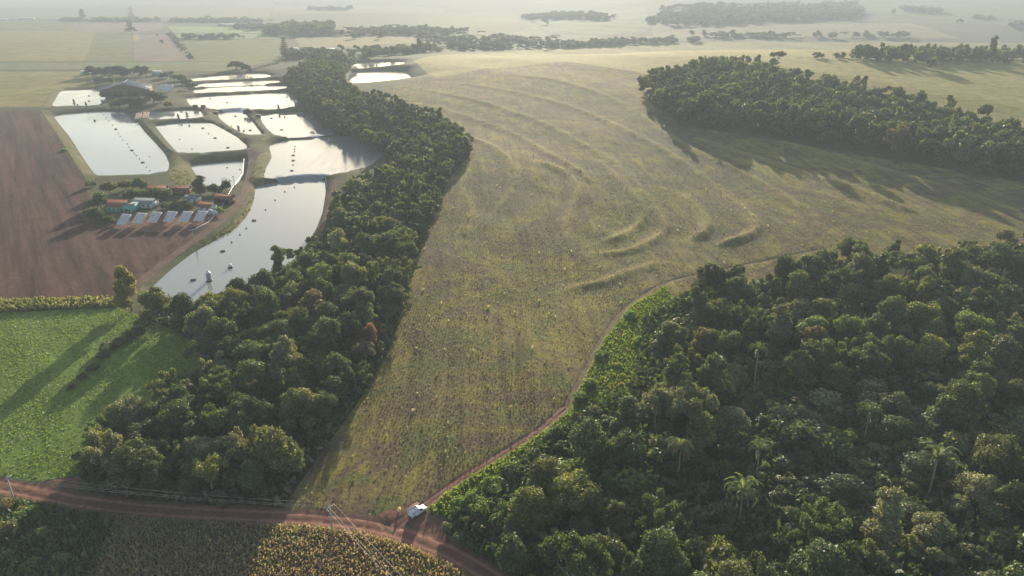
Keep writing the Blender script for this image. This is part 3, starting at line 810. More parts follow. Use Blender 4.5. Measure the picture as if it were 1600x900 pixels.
def place_tree(name, key, x, y, h, rad, colr, label, cat='tree', group=None, rz=None):
    cr, tr, H, R = NEAR[key]
    o = empty(name, (x, y, float(hf([(x, y)])[0]) - .15), r.uniform(0, 6.28) if rz is None else rz, label=label, category=cat)
    if group: o['group'] = group
    o.scale = (rad / R * r.uniform(.88, 1.12), rad / R * r.uniform(.88, 1.12), h / H)
    o.rotation_euler = (r.normal(0, .05), r.normal(0, .05), o.rotation_euler[2])
    c = link('crown', cr, o); c.color = (*[q_ * 1.3 for q_ in colr], 1); link('trunk', tr, o)
    return o
r = np.random.default_rng(12)
NK = {'round': 7, 'spread': 4, 'vine': 3, 'tall': 2, 'bush': 3, 'feather': 3}
SHAPE = {'round': 'round-crowned', 'spread': 'spreading', 'vine': 'vine-draped', 'tall': 'narrow', 'feather': 'feathery', 'bush': 'bushy'}
def where(wood, q):
    x, y = q
    if wood == 'left':
        if y > 690: return 'at the road end of the stream wood' if x > 290 else 'where wood meets pasture and road'
        if y > 560: return 'along the pasture edge of the stream wood' if x < 330 else 'amid the near stream wood' if x < 460 else 'on the wood edge by the weedy field'
        if y > 470: return 'above the pasture in the stream wood' if x < 380 else 'amid the middle stream wood' if x < 520 else 'by the weedy field mid stream wood'
        return 'beside the lower pond in the stream wood'
    if y > 800: return 'by the road bend in the right wood' if x < 960 else 'near the bottom edge below the palms' if x < 1280 else 'in the bottom right corner of the wood'
    if y > 660: return 'on the track side of the right wood' if x < 960 else 'among the palms in the right wood' if x < 1280 else 'in the lower right wood'
    if y > 540: return 'beside the tall grass in the right wood' if x < 1120 else 'in the middle of the right wood' if x < 1380 else 'at the right edge of the right wood'
    return 'by the grass gap of right wood' if x < 1200 else 'on the far edge of the right wood' if x < 1420 else 'in the far corner of right wood'
ORD = ['first', 'second', 'third', 'fourth', 'fifth', 'sixth', 'seventh', 'eighth', 'ninth', 'tenth', 'eleventh', 'twelfth', 'thirteenth', 'fourteenth', 'fifteenth']
rows = []
for s, q in SINGLE:
    size = 'low' if s[2] < 7.5 else 'tall' if s[2] > 11.5 else 'medium'
    rows.append([f"{size} {PAL[s[5]][0]} {SHAPE[s[4]]} tree {where(s[6], q)}", s, q])
def number(rows):
    """label rows that read alike are told apart by their order from the left"""
    b = {}
    for w in rows: b.setdefault(w[0], []).append(w)
    for k, ws in b.items():
        if len(ws) > 1 and len(k.split()) < 14:
            for i, w in enumerate(sorted(ws, key=lambda w: w[2][0])): w[0] = f"{k}, {ORD[i]} from left" if len(ws) <= len(ORD) else k
number(rows)
for lab, s, q in rows:
    jc = np.array(PAL[s[5]][1]) * r.uniform(.68, 1.08)
    bu = s[4] == 'bush'
    if bu and proj([(s[0], s[1], 2)])[0][0] < 1000: jc = np.array((.10, .135, .032)) * r.uniform(.7, 1.1)
    place_tree('bush' if bu else 'tree', (s[4], r.integers(NK[s[4]])), s[0], s[1], s[2], s[3], jc, lab.replace('bushy tree', 'bush'), 'bush' if bu else 'tree', 'trees of the stream wood' if s[6] == 'left' else 'trees of the right wood')

def mass(name, items, protos, label):
    g = Geo()
    if not items: return
    zz = hf([(s[0], s[1]) for s in items])
    for s, z in zip(items, zz):
        V, Fs, C = protos[r.integers(len(protos))]
        a = r.uniform(0, 6.283); ca, sa = math.cos(a), math.sin(a); k = s[3] / 4.5; kz = s[2] / 10
        W = np.stack([(V[:, 0] * ca - V[:, 1] * sa) * k + s[0], (V[:, 0] * sa + V[:, 1] * ca) * k + s[1], V[:, 2] * kz + z - .2], 1)
        col = C * np.array(PAL[s[5]][1]) * r.uniform(.85, 1.18); b = g.n
        g.V.append(W); g.C.append(col); g.n += len(W)
        for f_ in Fs: (g.T if f_.shape[1] == 3 else g.Q).append(f_ + b)
    link(name, g.mesh(name, 'leaf'), kind='stuff', label=label, category='wood')
for kind, q, h, rad, colr, lab in NAMED:
    x, y = P([q])[0]; place_tree('tree', (kind, r.integers(NK[kind])), x, y, h, rad, colr, lab)
mass('stream_wood', MASS['left'], MID, 'dense stream wood winding between the ponds and the weedy field')
mass('hillside_wood', MASS['right'], MID, 'dense wood filling the right foreground')
mass('upper_wood', MASS['upper'], MID, 'hazy wood crossing the hill above the weedy field')

def far_wood(px, step, h, label, lo=.5):
    it = []
    w = P(px)
    for x, y in scatter(w, step, r, .6):
        if math.sin(x * .02 + 1) * math.sin(y * .013) + .5 * math.sin(x * .051 + y * .02) + r.normal(0, .5) < -.55: continue
        if r.random() < .05: x += r.normal(0, step * 3); y += r.normal(0, step * 6)
        it.append([x, y, h * r.uniform(lo, 1.2), step * r.uniform(.5, .75), 'round', r.choice(len(PAL), p=PW), ''])
    mass('far_wood', it, FAR, label); return len(it)
cnt = 0
for px, step, h, lab in [
 ([(1325,95.5),(1400,98.5),(1600,101),(1760,103),(1760,93),(1600,91.5),(1400,90),(1330,88)], 9, 15, 'dark belt of trees on the hill crest at right'),
 ([(1268,93),(1316,93),(1318,90),(1270,90)], 7, 7, 'low scrub left of the belt on the hill crest'),
 ([(1010,36),(1060,42),(1140,38),(1240,34),(1330,30),(1352,24),(1340,14),(1240,13),(1130,16),(1030,26)], 22, 20, 'broad hazy wood on the slope beyond the hill'),
 ([(815,30),(950,33),(948,27),(900,22),(822,25)], 22, 18, 'hazy wood on the far slope under the sun'),
 ([(1405,19),(1468,22),(1470,18),(1408,15)], 18, 18, 'small wood on the upper right slope'),
 ([(1520,31),(1552,32),(1550,29),(1522,28)], 16, 14, 'tiny wood beside the far lane'),
 ([(1576,46),(1640,54),(1640,44),(1580,40)], 18, 20, 'dark wood corner at the right picture edge'),
 ([(1080,60),(1300,61),(1420,60),(1420,57),(1290,57),(1080,55)], 18, 14, 'line of trees in the valley behind the hill'),
 ([(560,92),(640,85),(700,80),(820,76),(1000,70),(1090,66),(1090,63.5),(960,66),(800,70),(700,72),(640,77),(560,84)], 13, 13, 'hazy wooded valley band behind the wheat field'),
 ([(435,93),(560,92),(560,82),(505,80),(450,86)], 12, 13, 'head of the stream wood beyond the ponds'),
 ([(430,54),(520,56),(520,42),(440,44)], 18, 22, 'dark hazy grove at the top left of centre'),
 ([(410,57),(660,58),(740,50),(650,46),(560,48),(520,52),(420,50)], 18, 13, 'scattered hazy trees around the far glinting ponds'),
 ([(365,47),(440,48),(438,42),(372,42)], 16, 12, 'far trees by the small white roofs'),
 ([(85,34),(410,36.5),(410,33),(85,32)], 18, 13, 'far tree line across the plain'),
 ([(285,61.5),(395,62),(395,59),(285,58.5)], 12, 10, 'hedge of trees between the bright far strips'),
 ([(480,16),(545,17),(545,14.5),(480,14)], 26, 16, 'faint grove near the horizon'),
 ([(262,52),(268,52),(304,94.5),(298,95)], 7, 4, 'hedge along the far brown field'),
 ([(201,12),(204,12),(209,30),(206,30)], 14, 10, 'windbreak running to the horizon'),
 ([(1030,18),(1330,9),(1340,6),(1030,14)], 26, 16, 'faint wood on the far ridge'),
 ([(790,68),(640,62),(780,60),(900,64)], 24, 12, 'thin hazy trees in the far valley'),
]: cnt += far_wood(px, step, h, lab)
print('far trees', cnt)

#@@PLANTS
# ------------------------------------------------------------------ crops, grass and undergrowth: stuff
def tufts(name, label, poly, step, size, height, cols, k=3, up=.6, clump=None, keep=None):
    p = rows_in(poly, step[0], step[1], r) if isinstance(step, tuple) else scatter(poly, step, r, .5)
    q = proj(np.column_stack([p, np.zeros(len(p))])); p = p[(q[:, 0] > -60) & (q[:, 0] < 1660) & (q[:, 1] < 940)]
    if keep is not None: p = p[keep(p)]
    for n_, hw, c in ROADS: p = p[dist_line(c, p, reach=8)[0] > hw]
    for L_, w_, lab_ in PONDS: p = p[~inside(w_, p)]
    if clump:   # patchy stands
        f_ = np.sin(p[:, 0] * clump + 1) * np.sin(p[:, 1] * clump * .8 + 2) + .6 * np.sin(p[:, 0] * clump * 2.7 + p[:, 1] * clump * 2.1)
        p = p[r.random(len(p)) < .62 + .38 * f_]
    m = len(p)
    if not m: return 0
    z = hf(p); g = Geo()
    ci = np.array(cols)[np.minimum((np.abs(np.sin(p[:, 0] * .043 + 1.7 * np.sin(p[:, 1] * .031)) * .5 + r.random(m) * .5) * len(cols)).astype(int), len(cols) - 1)]
    sz = r.uniform(.6, 1.3, m)
    for j in range(k):
        o = r.normal(0, size * .3, (m, 2)); hh = height * sz * r.uniform(.25, 1, m)
        pos = np.column_stack([p + o, z + hh * .7])
        nn = unit(np.column_stack([r.normal(0, 1, (m, 2)), np.full(m, up)]))
        t = unit(np.cross(nn, np.column_stack([r.normal(0, .3, (m, 2)), np.ones(m)]))); b = np.cross(nn, t)
        s1 = (size * sz)[:, None]; s2 = np.maximum(hh, size * .5)[:, None] * .5
        V = np.stack([pos - t * s1 * .4 - b * s2, pos + t * s1 * .4 - b * s2 * .7, pos + t * s1 * .25 + b * s2, pos - t * s1 * .3 + b * s2 * .8], 1).reshape(-1, 3)
        g.add(V, np.arange(4 * m).reshape(-1, 4), np.repeat(ci * r.uniform(.7, 1.3, (m, 1)), 4, 0))
    o = link(name, g.mesh(name, 'leaf'), kind='stuff', label=label); return m
r = np.random.default_rng(21)
F_ = {}
for n_, m_, w_ in FIELDS: F_.setdefault(n_, []).append(w_)
nearer = lambda d: (lambda p: np.hypot(p[:, 0], p[:, 1]) < d * (1 - .45 * r.random(len(p)) ** 1.5))
tot = 0
tot += tufts('sorghum_crop', 'brown and green sorghum crop below the red road', F_['sorghum_field'][0], .40, .30, .95, [(.32,.22,.17), (.25,.225,.125), (.33,.275,.165), (.28,.185,.14), (.26,.24,.13)], 4, .5)
tot += tufts('weeds', 'sparse weeds and soybean stubble over the middle field', F_['weedy_field'][0], (1.0, .75), .42, .42, [(.16,.12,.09), (.18,.15,.085), (.145,.15,.07), (.22,.195,.10), (.17,.125,.105)], 2, .8, .05, nearer(480))
tot += tufts('tall_weeds', 'pale taller weeds dotted over the middle field', F_['weedy_field'][0], 8.0, .55, .9, [(.30,.28,.20), (.2,.19,.10), (.27,.25,.16)], 3, .4, .03, nearer(620))
tot += tufts('pasture_grass', 'short bright green grass of the pasture', F_['pasture'][0], .7, .55, .26, [(.17,.235,.036), (.21,.265,.05), (.155,.21,.038)], 2, 1.0, .11)
tot += tufts('corn', 'strip of dry yellow corn between ploughed field and pasture', F_['corn_strip_ground'][0], .7, .6, 1.6, [(.21,.20,.09), (.18,.185,.07), (.24,.22,.10)], 5, .3)
tot += tufts('verge_grass', 'tall green grass along the track and the right wood', F_['grass_verge'][0], .45, .42, 1.1, [(.19,.23,.05), (.15,.22,.042), (.23,.22,.07), (.15,.25,.045)], 4, .5)
for w_ in F_['grass_bank']: tot += tufts('bank_grass', 'rough grass on the pond bank', w_, 1.3, 1.0, .8, [(.13,.13,.05), (.17,.15,.065), (.11,.125,.045)], 2, .6, None, nearer(520))
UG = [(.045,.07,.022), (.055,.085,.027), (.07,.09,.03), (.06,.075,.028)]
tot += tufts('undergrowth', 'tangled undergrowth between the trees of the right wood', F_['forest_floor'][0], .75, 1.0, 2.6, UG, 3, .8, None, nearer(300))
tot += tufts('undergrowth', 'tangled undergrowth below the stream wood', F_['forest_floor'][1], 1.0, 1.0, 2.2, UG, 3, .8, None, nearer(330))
BL = P([(-60,772),(0,782),(60,790),(110,800),(176,812),(150,880),(130,940),(-60,940)])
tot += tufts('undergrowth', 'tangled shrubs below the road at the left corner', BL, .5, .5, 1.8, [(.055,.085,.027), (.08,.11,.03), (.10,.12,.045)], 3, .8)
ROADSIDE = P([(128,765),(300,782),(440,796),(560,806),(440,799),(300,792),(160,784)])
tot += tufts('roadside_weeds', 'low weeds between the stream wood and the red road', ROADSIDE, .7, .7, .6, [(.06,.08,.03), (.1,.09,.04)], 3, .8)
print('tufts', tot)
# bushes one can tell apart
r = np.random.default_rng(31)
BUSH = [((12,880),2.4,(.10,.14,.04)),((50,890),2.2,(.11,.15,.04)),((20,835),3.2,(.10,.10,.045)),((60,845),2.4,(.08,.10,.035)),((48,812),2.6,(.10,.15,.035)),((95,885),2.4,(.13,.14,.06)),
 ((8,800),2.4,(.16,.12,.05)),((38,806),1.8,(.17,.13,.05)),((130,835),1.8,(.06,.085,.03)),
 ((170,548),2.6,(.09,.11,.05)),((186,540),3.0,(.10,.115,.055)),((200,530),2.6,(.085,.10,.045)),((160,560),2.0,(.07,.085,.035)),((146,578),2.0,(.07,.085,.035)),((130,592),1.7,(.065,.08,.03)),((112,608),1.6,(.065,.08,.03)),((216,520),2.6,(.085,.10,.04)),((226,508),3.0,(.10,.12,.04)),
 ((1000,540),2.4,(.12,.18,.035)),((985,500),2.6,(.12,.19,.04)),((940,560),2.2,(.11,.16,.035)),((925,605),2.6,(.12,.14,.04)),((965,575),2.0,(.17,.17,.05)),((905,628),2.4,(.10,.14,.035)),
 ((720,800),2.6,(.11,.16,.035)),((745,790),3.0,(.10,.15,.035)),((775,770),3.2,(.09,.14,.03)),((760,810),3.2,(.10,.14,.035)),((800,745),3.0,(.10,.13,.04)),((830,720),2.8,(.10,.13,.04)),((700,830),2.0,(.08,.09,.035)),((862,690),2.6,(.1,.12,.04)),
 ((730,850),2.4,(.06,.08,.03)),((350,790),1.6,(.06,.08,.03)),((265,770),2.4,(.06,.09,.03))]
brow = []
for q, rad, colr in BUSH:
    x, y = q
    loc = 'below the road at the left corner' if x < 140 and y > 780 else 'in the hedge line across the pasture' if x < 240 and y < 640 else 'in the tall grass of the right wood gap' if x > 880 and y < 640 else 'beside the car on the track verge' if x > 690 else 'at the roadside edge of stream wood'
    cw = 'yellowish' if colr[0] > .12 else 'bright green' if colr[1] > .13 else 'dull green'
    brow.append([f"{'large' if rad > 2.5 else 'small'} {cw} bush {loc}", (q, rad, colr), q])
number(brow)
for lab, (q, rad, colr), _q in brow:
    x, y = P([q])[0]; place_tree('bush', ('bush', r.integers(3)), x, y, rad * r.uniform(1.0, 1.35), rad, colr, lab, 'bush', 'bushes of the verges')
# farmyard trees: kind, base pixel, height, radius, colour, label
for kind, q, h, rad, colr, lab in [
 ('tall', (313,308), 13, 6.5, (.10,.105,.04), 'large pale tree behind the brown-roofed shed'),
 ('round', (158,325), 8, 5.5, (.045,.06,.022), 'dark round tree left of the turquoise house'),
 ('round', (150,345), 7, 4.5, (.045,.06,.022), 'low dark tree at the ploughed field corner of the yard'),
 ('round', (172,302), 7, 5, (.09,.095,.035), 'olive tree behind the turquoise house at left'),
 ('round', (197,297), 6, 4.5, (.085,.095,.035), 'olive tree behind the turquoise house roof'),
 ('round', (218,298), 8, 4.4, (.05,.075,.025), 'round dark green tree up the bank behind the houses'),
 ('round', (205,311), 6, 4, (.055,.075,.025), 'small dark tree touching the turquoise house'),
 ('round', (222,310), 5, 3.4, (.07,.10,.03), 'small clipped tree above the grey roof'),
 ('round', (240,309), 6, 4.5, (.045,.065,.022), 'wide clipped dark tree right of the grey roof'),
 ('round', (258,309), 6, 4.2, (.06,.085,.028), 'bright-rimmed clipped tree below the orange roof'),
 ('bush', (143,292), 4, 3.2, (.10,.12,.045), 'pale bush at the corner of the largest pond'),
 ('round', (275,329), 5, 4.5, (.055,.075,.028), 'low green tree above the middle solar tables'),
 ('round', (262,326), 4, 3.5, (.06,.08,.03), 'small green tree above the third solar table'),
 ('round', (290,324), 4, 4, (.085,.085,.04), 'brownish low tree left of the small tiled roof'),
 ('round', (335,300), 6, 4, (.04,.055,.02), 'dark tree between the big pale tree and the shed'),
 ('round', (352,293), 6, 3.5, (.04,.055,.02), 'dark round tree by the small pond'),
 ('bush', (344,330), 4, 3, (.14,.17,.045), 'yellow green shrub beside the white tanks'),
 ('bush', (150,336), 3, 2.6, (.075,.085,.03), 'first hedge shrub beside the solar tables'),
 ('bush', (161,341), 3, 2.6, (.075,.085,.03), 'second hedge shrub beside the solar tables'),
 ('bush', (170,346), 3, 2.6, (.075,.085,.03), 'third hedge shrub beside the solar tables'),
 ('bush', (179,350), 3, 2.4, (.075,.085,.03), 'fourth hedge shrub nearest the solar tables'),
 ('bush', (99,236), 2, 3.0, (.2,.25,.06), 'small bright yellow green bush on the ploughed field rim'),
 ('round', (187,166), 9, 8, (.07,.085,.035), 'left clipped tree in front of the barn'),
 ('round', (203,166), 11, 11, (.06,.075,.03), 'broad clipped tree in front of the barn'),
 ('round', (222,166), 10, 8, (.055,.07,.03), 'right clipped tree in front of the barn'),
 ('round', (240,160), 12, 8, (.055,.07,.03), 'dark tree right of the barn'),
 ('round', (252,160), 10, 7, (.06,.075,.03), 'smaller tree between barn and pond bank'),
 ('bush', (262,166), 6, 5, (.18,.15,.05), 'orange-tinged shrub by the barn drive'),
 ('round', (165,149), 8, 6, (.055,.07,.03), 'dark tree at the left end of the barn'),
 ('round', (145,120), 14, 11, (.045,.06,.025), 'leftmost dark tree of the grove behind the barn'),
 ('round', (158,121), 13, 9, (.05,.06,.027), 'second tree of the grove behind the barn'),
 ('round', (172,119), 14, 11, (.045,.06,.025), 'third tree of the grove behind the barn'),
 ('round', (188,119), 14, 11, (.05,.062,.027), 'middle tree of the grove behind the barn'),
 ('round', (200,120), 12, 9, (.055,.065,.03), 'tree right of the grove centre behind the barn'),
 ('round', (216,119), 14, 9, (.045,.058,.025), 'dense tree right of the dead palm trunks'),
 ('round', (229,119), 13, 9, (.045,.058,.025), 'right dark tree of the grove behind the barn'),
 ('round', (154,129), 8, 8, (.07,.08,.04), 'low pale tree in front of the grove'),
 ('round', (170,131), 8, 8, (.065,.075,.035), 'low tree in front of the grove centre'),
 ('round', (262,122), 8, 9, (.07,.08,.04), 'low hazy tree left of the far ponds'),
 ('round', (280,126), 8, 9, (.06,.07,.035), 'hazy tree between grove and far ponds'),
 ('round', (292,131), 8, 6, (.055,.065,.03), 'dark tree at the left end of the narrow ponds'),
 ('round', (299,137), 7, 6, (.05,.06,.03), 'low dark tree between the narrow ponds'),
 ('round', (387,171), 6, 4.2, (.05,.06,.03), 'round tree on the dike below the long pond'),
 ('round', (370,108), 12, 12, (.06,.07,.035), 'broad hazy tree left of the araucaria'),
 ('round', (386,112), 12, 8, (.05,.06,.03), 'dark tree on the shore of the farthest pond'),
 ('round', (206,51), 16, 14, (.05,.06,.03), 'dark roadside tree in the far plain'),
 ('tall', (203,44), 22, 12, (.05,.06,.03), 'tall dark tree on the far plain lane'),
 ('tall', (130,31), 38, 16, (.05,.06,.03), 'pointed tree rising above the far tree line'),
]:
    x, y = P([q])[0]; pk = 'bush' if kind == 'round' and h < 9.5 else kind
    place_tree('tree' if kind != 'bush' else 'bush', (pk, r.integers(NK[pk])), x, y, h, rad, colr, lab, 'tree' if kind != 'bush' else 'bush')
# palms: fronds one by one
FR = [frond_mesh(4.2, 1), frond_mesh(4.2, 2), frond_mesh(4.2, 3)]
def palm(q, h, ln, colr, lab, n_=14, skirt=0):
    colr = [1.5 * q_ for q_ in colr]
    x, y = P([q])[0]; o = empty('palm_tree', (x, y, float(hf([(x, y)])[0])), 0, label=lab, category='palm', group='palms of the right wood')
    t = Geo(); tube(t, [(0, 0, -.4), (.1, 0, h * .5), (.05, .1, h)], [.24, .17, .16], 8); link('trunk', t.mesh('trunk', 'pale_bark', col=False), o)
    for i in range(n_):
        f_ = link('frond', FR[i % 3], o, (.05, .1, h), 0); f_.color = (*colr, 1) if i >= skirt else (.16, .11, .05, 1)
        tilt = r.uniform(.75, 1.15) if i < skirt else r.uniform(-1.0, -.4) if i % 3 == 0 else r.uniform(-.35, .45)
        f_.rotation_euler = (0, tilt, i * 2.399 + r.uniform(-.2, .2)); s_ = ln / 4.2 * r.uniform(.85, 1.1); f_.scale = (s_, s_, s_)
palm((1058,752), 10, 4.4, (.12,.13,.06), 'tall palm with brown drooping skirt of fronds in right wood', 19, 7)
palm((1153,822), 9.5, 4.8, (.125,.145,.06), 'full pale palm lowest of the group in the right wood')
palm((1179,756), 10, 3.2, (.12,.135,.06), 'slim palm between the two larger palms')
palm((1449,778), 11, 5.2, (.11,.125,.065), 'large grey green palm alone in the lower right wood', 16)
palm((1211,694), 9, 3.8, (.085,.10,.045), 'dull palm above the three pale palms')
palm((1349,690), 9, 3.8, (.075,.095,.04), 'dull palm amid the dark low canopy')
palm((1176,612), 14, 3.0, (.12,.14,.05), 'palm with long thin pale trunk high in the right wood')
br, tr = bare_tree(11, 5); x, y = P([(1553,556)])[0]
o = empty('bare_tree', (x, y, float(hf([(x, y)])[0])), .3, label='leafless pinkish grey tree at the right edge of the wood', category='tree')
link('branches', br.mesh('branches', 'bare_wood', col=False), o); link('trunk', tr.mesh('trunk', 'bare_wood', col=False), o)
br, tr = bare_tree(8, 9); x, y = P([(353,290)])[0]
o = empty('bare_tree', (x, y, float(hf([(x, y)])[0])), 0, label='small leafless tree beside the pond behind the farmhouses', category='tree')
link('branches', br.mesh('branches', 'bark', col=False), o); link('trunk', tr.mesh('trunk', 'bark', col=False), o)
g, t = araucaria(34, 3); x, y = P([(446,95)])[0]
o = empty('araucaria_tree', (x, y, float(hf([(x, y)])[0])), 0, label='tall tiered araucaria pine beyond the fish ponds', category='tree')
c = link('crown', g.mesh('crown', 'leaf'), o); c.color = (.05, .065, .03, 1); link('trunk', t.mesh('trunk', 'bark', col=False), o)
for q, lab in (((207,127), 'left bare palm trunk behind the barn'), ((210.5,127), 'right bare palm trunk behind the barn')):
    x, y = P([q])[0]; t = Geo(); tube(t, [(0, 0, -.5), (0, 0, 7), (.2, 0, 14)], [.5, .4, .3], 8)
    o = empty('palm_tree', (x, y, float(hf([(x, y)])[0])), 0, label=lab, category='palm'); link('trunk', t.mesh('trunk', 'pale_bark', col=False), o)
    for i in range(9):
        f_ = link('frond', FR[i % 3], o, (.2, 0, 14), 0); f_.color = (.12, .12, .06, 1); f_.rotation_euler = (0, r.uniform(-.5, .6), i * .7)
#@@BUILT
# ------------------------------------------------------------------ things people built
BOXF = np.array([(0,3,2,1),(4,5,6,7),(0,1,5,4),(1,2,6,5),(2,3,7,6),(3,0,4,7)])
def box(g, x0, x1, y0, y1, z0, z1):
    g.add([(x0,y0,z0),(x1,y0,z0),(x1,y1,z0),(x0,y1,z0),(x0,y0,z1),(x1,y0,z1),(x1,y1,z1),(x0,y1,z1)], BOXF)
def bxm(name, mat, *b):
    g = Geo()
    for q in b: box(g, *q)
    return g.mesh(name, mat, col=False)
def spin(g, prof, k=12, C=1.0):
    """lathe: prof = [(radius, z)...]"""
    th = np.arange(k) * 2 * math.pi / k; m = len(prof)
    V = np.array([(a * math.cos(t), a * math.sin(t), z) for a, z in prof for t in th])
    i, j = np.meshgrid(np.arange(m - 1), np.arange(k), indexing='ij'); j2 = (j + 1) % k
    g.add(V, np.stack([i * k + j, i * k + j2, (i + 1) * k + j2, (i + 1) * k + j], -1).reshape(-1, 4), C)
def at(q, z=None):
    x, y = P([q], z)[0]; return (x, y, float(hf([(x, y)])[0]) if z is None else z)

def house(name, lab, q, w, d, h, rh, rz, roof, wall, windows=2, door=True, cat='house', open_front=False, group=None, ridge='x'):
    """gabled house, front on local -y; ridge along x"""
    o = empty(name, at(q), rz, label=lab, category=cat)
    if group: o['group'] = group
    W, D = w / 2, d / 2; g = Geo()
    if open_front:
        for x in np.linspace(-W + .2, W - .2, max(3, int(w / 5) + 1)):
            link('post', bxm('post', 'wood', (x - .15, x + .15, -D, -D + .3, -.3, h)), o)
        box(g, -W, W, D - .2, D, -.4, h); box(g, -W, -W + .2, -D + .4, D - .2, -.4, h); box(g, W - .2, W, -D + .4, D - .2, -.4, h)
    else: box(g, -W, W, -D, D, -.4, h)
    g.add([(-W,-D,h),(-W,D,h),(-W,0,h+rh)], [(0,2,1)]); g.add([(W,-D,h),(W,D,h),(W,0,h+rh)], [(0,1,2)])
    link('wall', g.mesh('wall', wall, col=False), o)
    e = .55; k = rh / D
    for s_ in (-1, 1):
        g = Geo(); a, b = s_ * (D + e), 0.0; za, zb = h - e * k + .06, h + rh + .06
        V = [(-W-e,a,za),(W+e,a,za),(W+e,b,zb),(-W-e,b,zb)]; V += [(x,y,z+.12) for x,y,z in V]
        g.add(V, BOXF)
        rf = link('roof', g.mesh('roof', roof, col=False), o)
        g = Geo(); n_ = max(4, int(w / .9))
        for x in np.linspace(-W - e, W + e, n_):   # raised tile or sheet courses
            V = [(x-.07,a,za+.12),(x+.07,a,za+.12),(x+.07,b,zb+.12),(x-.07,b,zb+.12)]; V += [(X,Y,Z+.07) for X,Y,Z in V]; g.add(V, BOXF)
        link('roof_rib', g.mesh('roof_rib', roof, col=False), rf)
    link('ridge_cap', bxm('ridge_cap', roof, (-W-e, W+e, -.18, .18, h+rh+.1, h+rh+.3)), o)
    fr = -D
    for i in range(windows):
        x = -W + w * (i + .7) / (windows + .9)
        wn = link('window', bxm('window', 'white_wall', (x-.65, x+.65, fr-.06, fr-.003, .95, 1.05), (x-.65, x+.65, fr-.06, fr-.003, 2.05, 2.15), (x-.65, x-.55, fr-.06, fr-.003, 1.05, 2.05), (x+.55, x+.65, fr-.06, fr-.003, 1.05, 2.05)), o)
        link('pane', bxm('pane', 'window', (x-.55, x+.55, fr-.035, fr-.004, 1.05, 2.05)), wn)
    if door and not open_front:
        x = W - w * .16; dr = link('door', bxm('door', 'wood', (x-.45, x+.45, fr-.05, fr-.003, 0, 2.1)), o); link('handle', bxm('handle', 'steel', (x+.3, x+.36, fr-.1, fr-.051, 1.0, 1.12)), dr)
    return o
h1 = house('house', 'turquoise house with orange tiled roof above the solar tables', (188,328), 10, 8, 3.0, 2.4, -.12, 'tile', 'turquoise', 3)
link('annex', bxm('annex', 'turquoise', (5.1, 9.2, -4.9, 3.4, -.4, 3.6)), h1); an = link('annex_roof', bxm('annex_roof', 'fibre', (4.98, 9.5, -5.2, 3.7, 3.62, 3.8)), h1)
link('annex_window', bxm('annex_window', 'window', (6.2, 7.8, -4.96, -4.903, .9, 2.1)), h1); link('annex_door', bxm('annex_door', 'wood', (8.15, 8.95, -4.96, -4.903, 0, 2.1)), h1)
house('house', 'grey-roofed low house right of the turquoise house', (229,322), 10, 8, 2.6, 1.8, -.1, 'fibre', 'white_wall', 2)
house('house', 'orange-roofed house behind the clipped trees', (248,303), 9, 9, 2.8, 2.2, .1, 'tile', 'white_wall', 2)
house('shed', 'faded brick-red shed below the small pond', (283,300), 10, 6, 2.6, 1.2, 0, 'old_tile', 'brick_wall', 1, cat='shed')
house('shed', 'small orange-tiled shed left of the white tanks', (324,325), 8, 6, 2.4, 1.6, -.35, 'tile', 'white_wall', 1, cat='shed')
house('shed', 'open-fronted brown-roofed shed beside the farm road', (351,312), 9, 7, 3.2, 1.4, -.25, 'old_tile', 'wood', 0, cat='shed', open_front=True)
house('shed', 'little grey-roofed shed behind the green yard trees', (302,313), 7, 5, 2.3, 1.0, -.15, 'fibre', 'white_wall', 1, cat='shed')
bn = house('barn', 'large open barn with long grey metal roof among ponds', (199,146), 40, 46, 6.0, 6.5, -1.25, 'tin', 'wood', 0, cat='barn', open_front=True)
for y in (-17, -6, 8): link('opening_shade', bxm('opening_shade', 'dark', (20.003, 20.1, y - 4.5, y + 4.5, 0, 5.2)), bn)  # dark sheets on the closed gable, painting the shade of open bays
for q, w, d, rz, roof, lab in [((135,117),12,7,0,'white_tin','pale shed at the left end of the grove'), ((158,128),18,10,.1,'fibre','grey roof half hidden in the grove'), ((177,116),8,6,0,'white_tin','small bluish roof deep in the grove'),
  ((247,117),12,7,0,'white_tin','white-roofed shed right of the grove'), ((459,79),16,10,.1,'white_tin','white roof right of the araucaria'), ((514,80),20,12,.2,'white_tin','white shed beyond the stream wood head'),
  ((2,31),40,16,0,'white_tin','far white shed at the left picture edge'), ((42,30),50,16,0,'white_tin','long far white shed on the left plain'), ((360,40),60,18,0,'white_tin','far white sheds behind the hedge trees'),
  ((404,42),40,18,0,'white_tin','far white shed by the hazy grove'), ((1084,64),14,10,0,'white_tin','tiny white roof behind the hill crest')]:
    house('far_shed', lab, q, w, d, 3.4, 2.2, rz, roof, 'white_wall', 2 if w < 15 else 3, cat='shed')

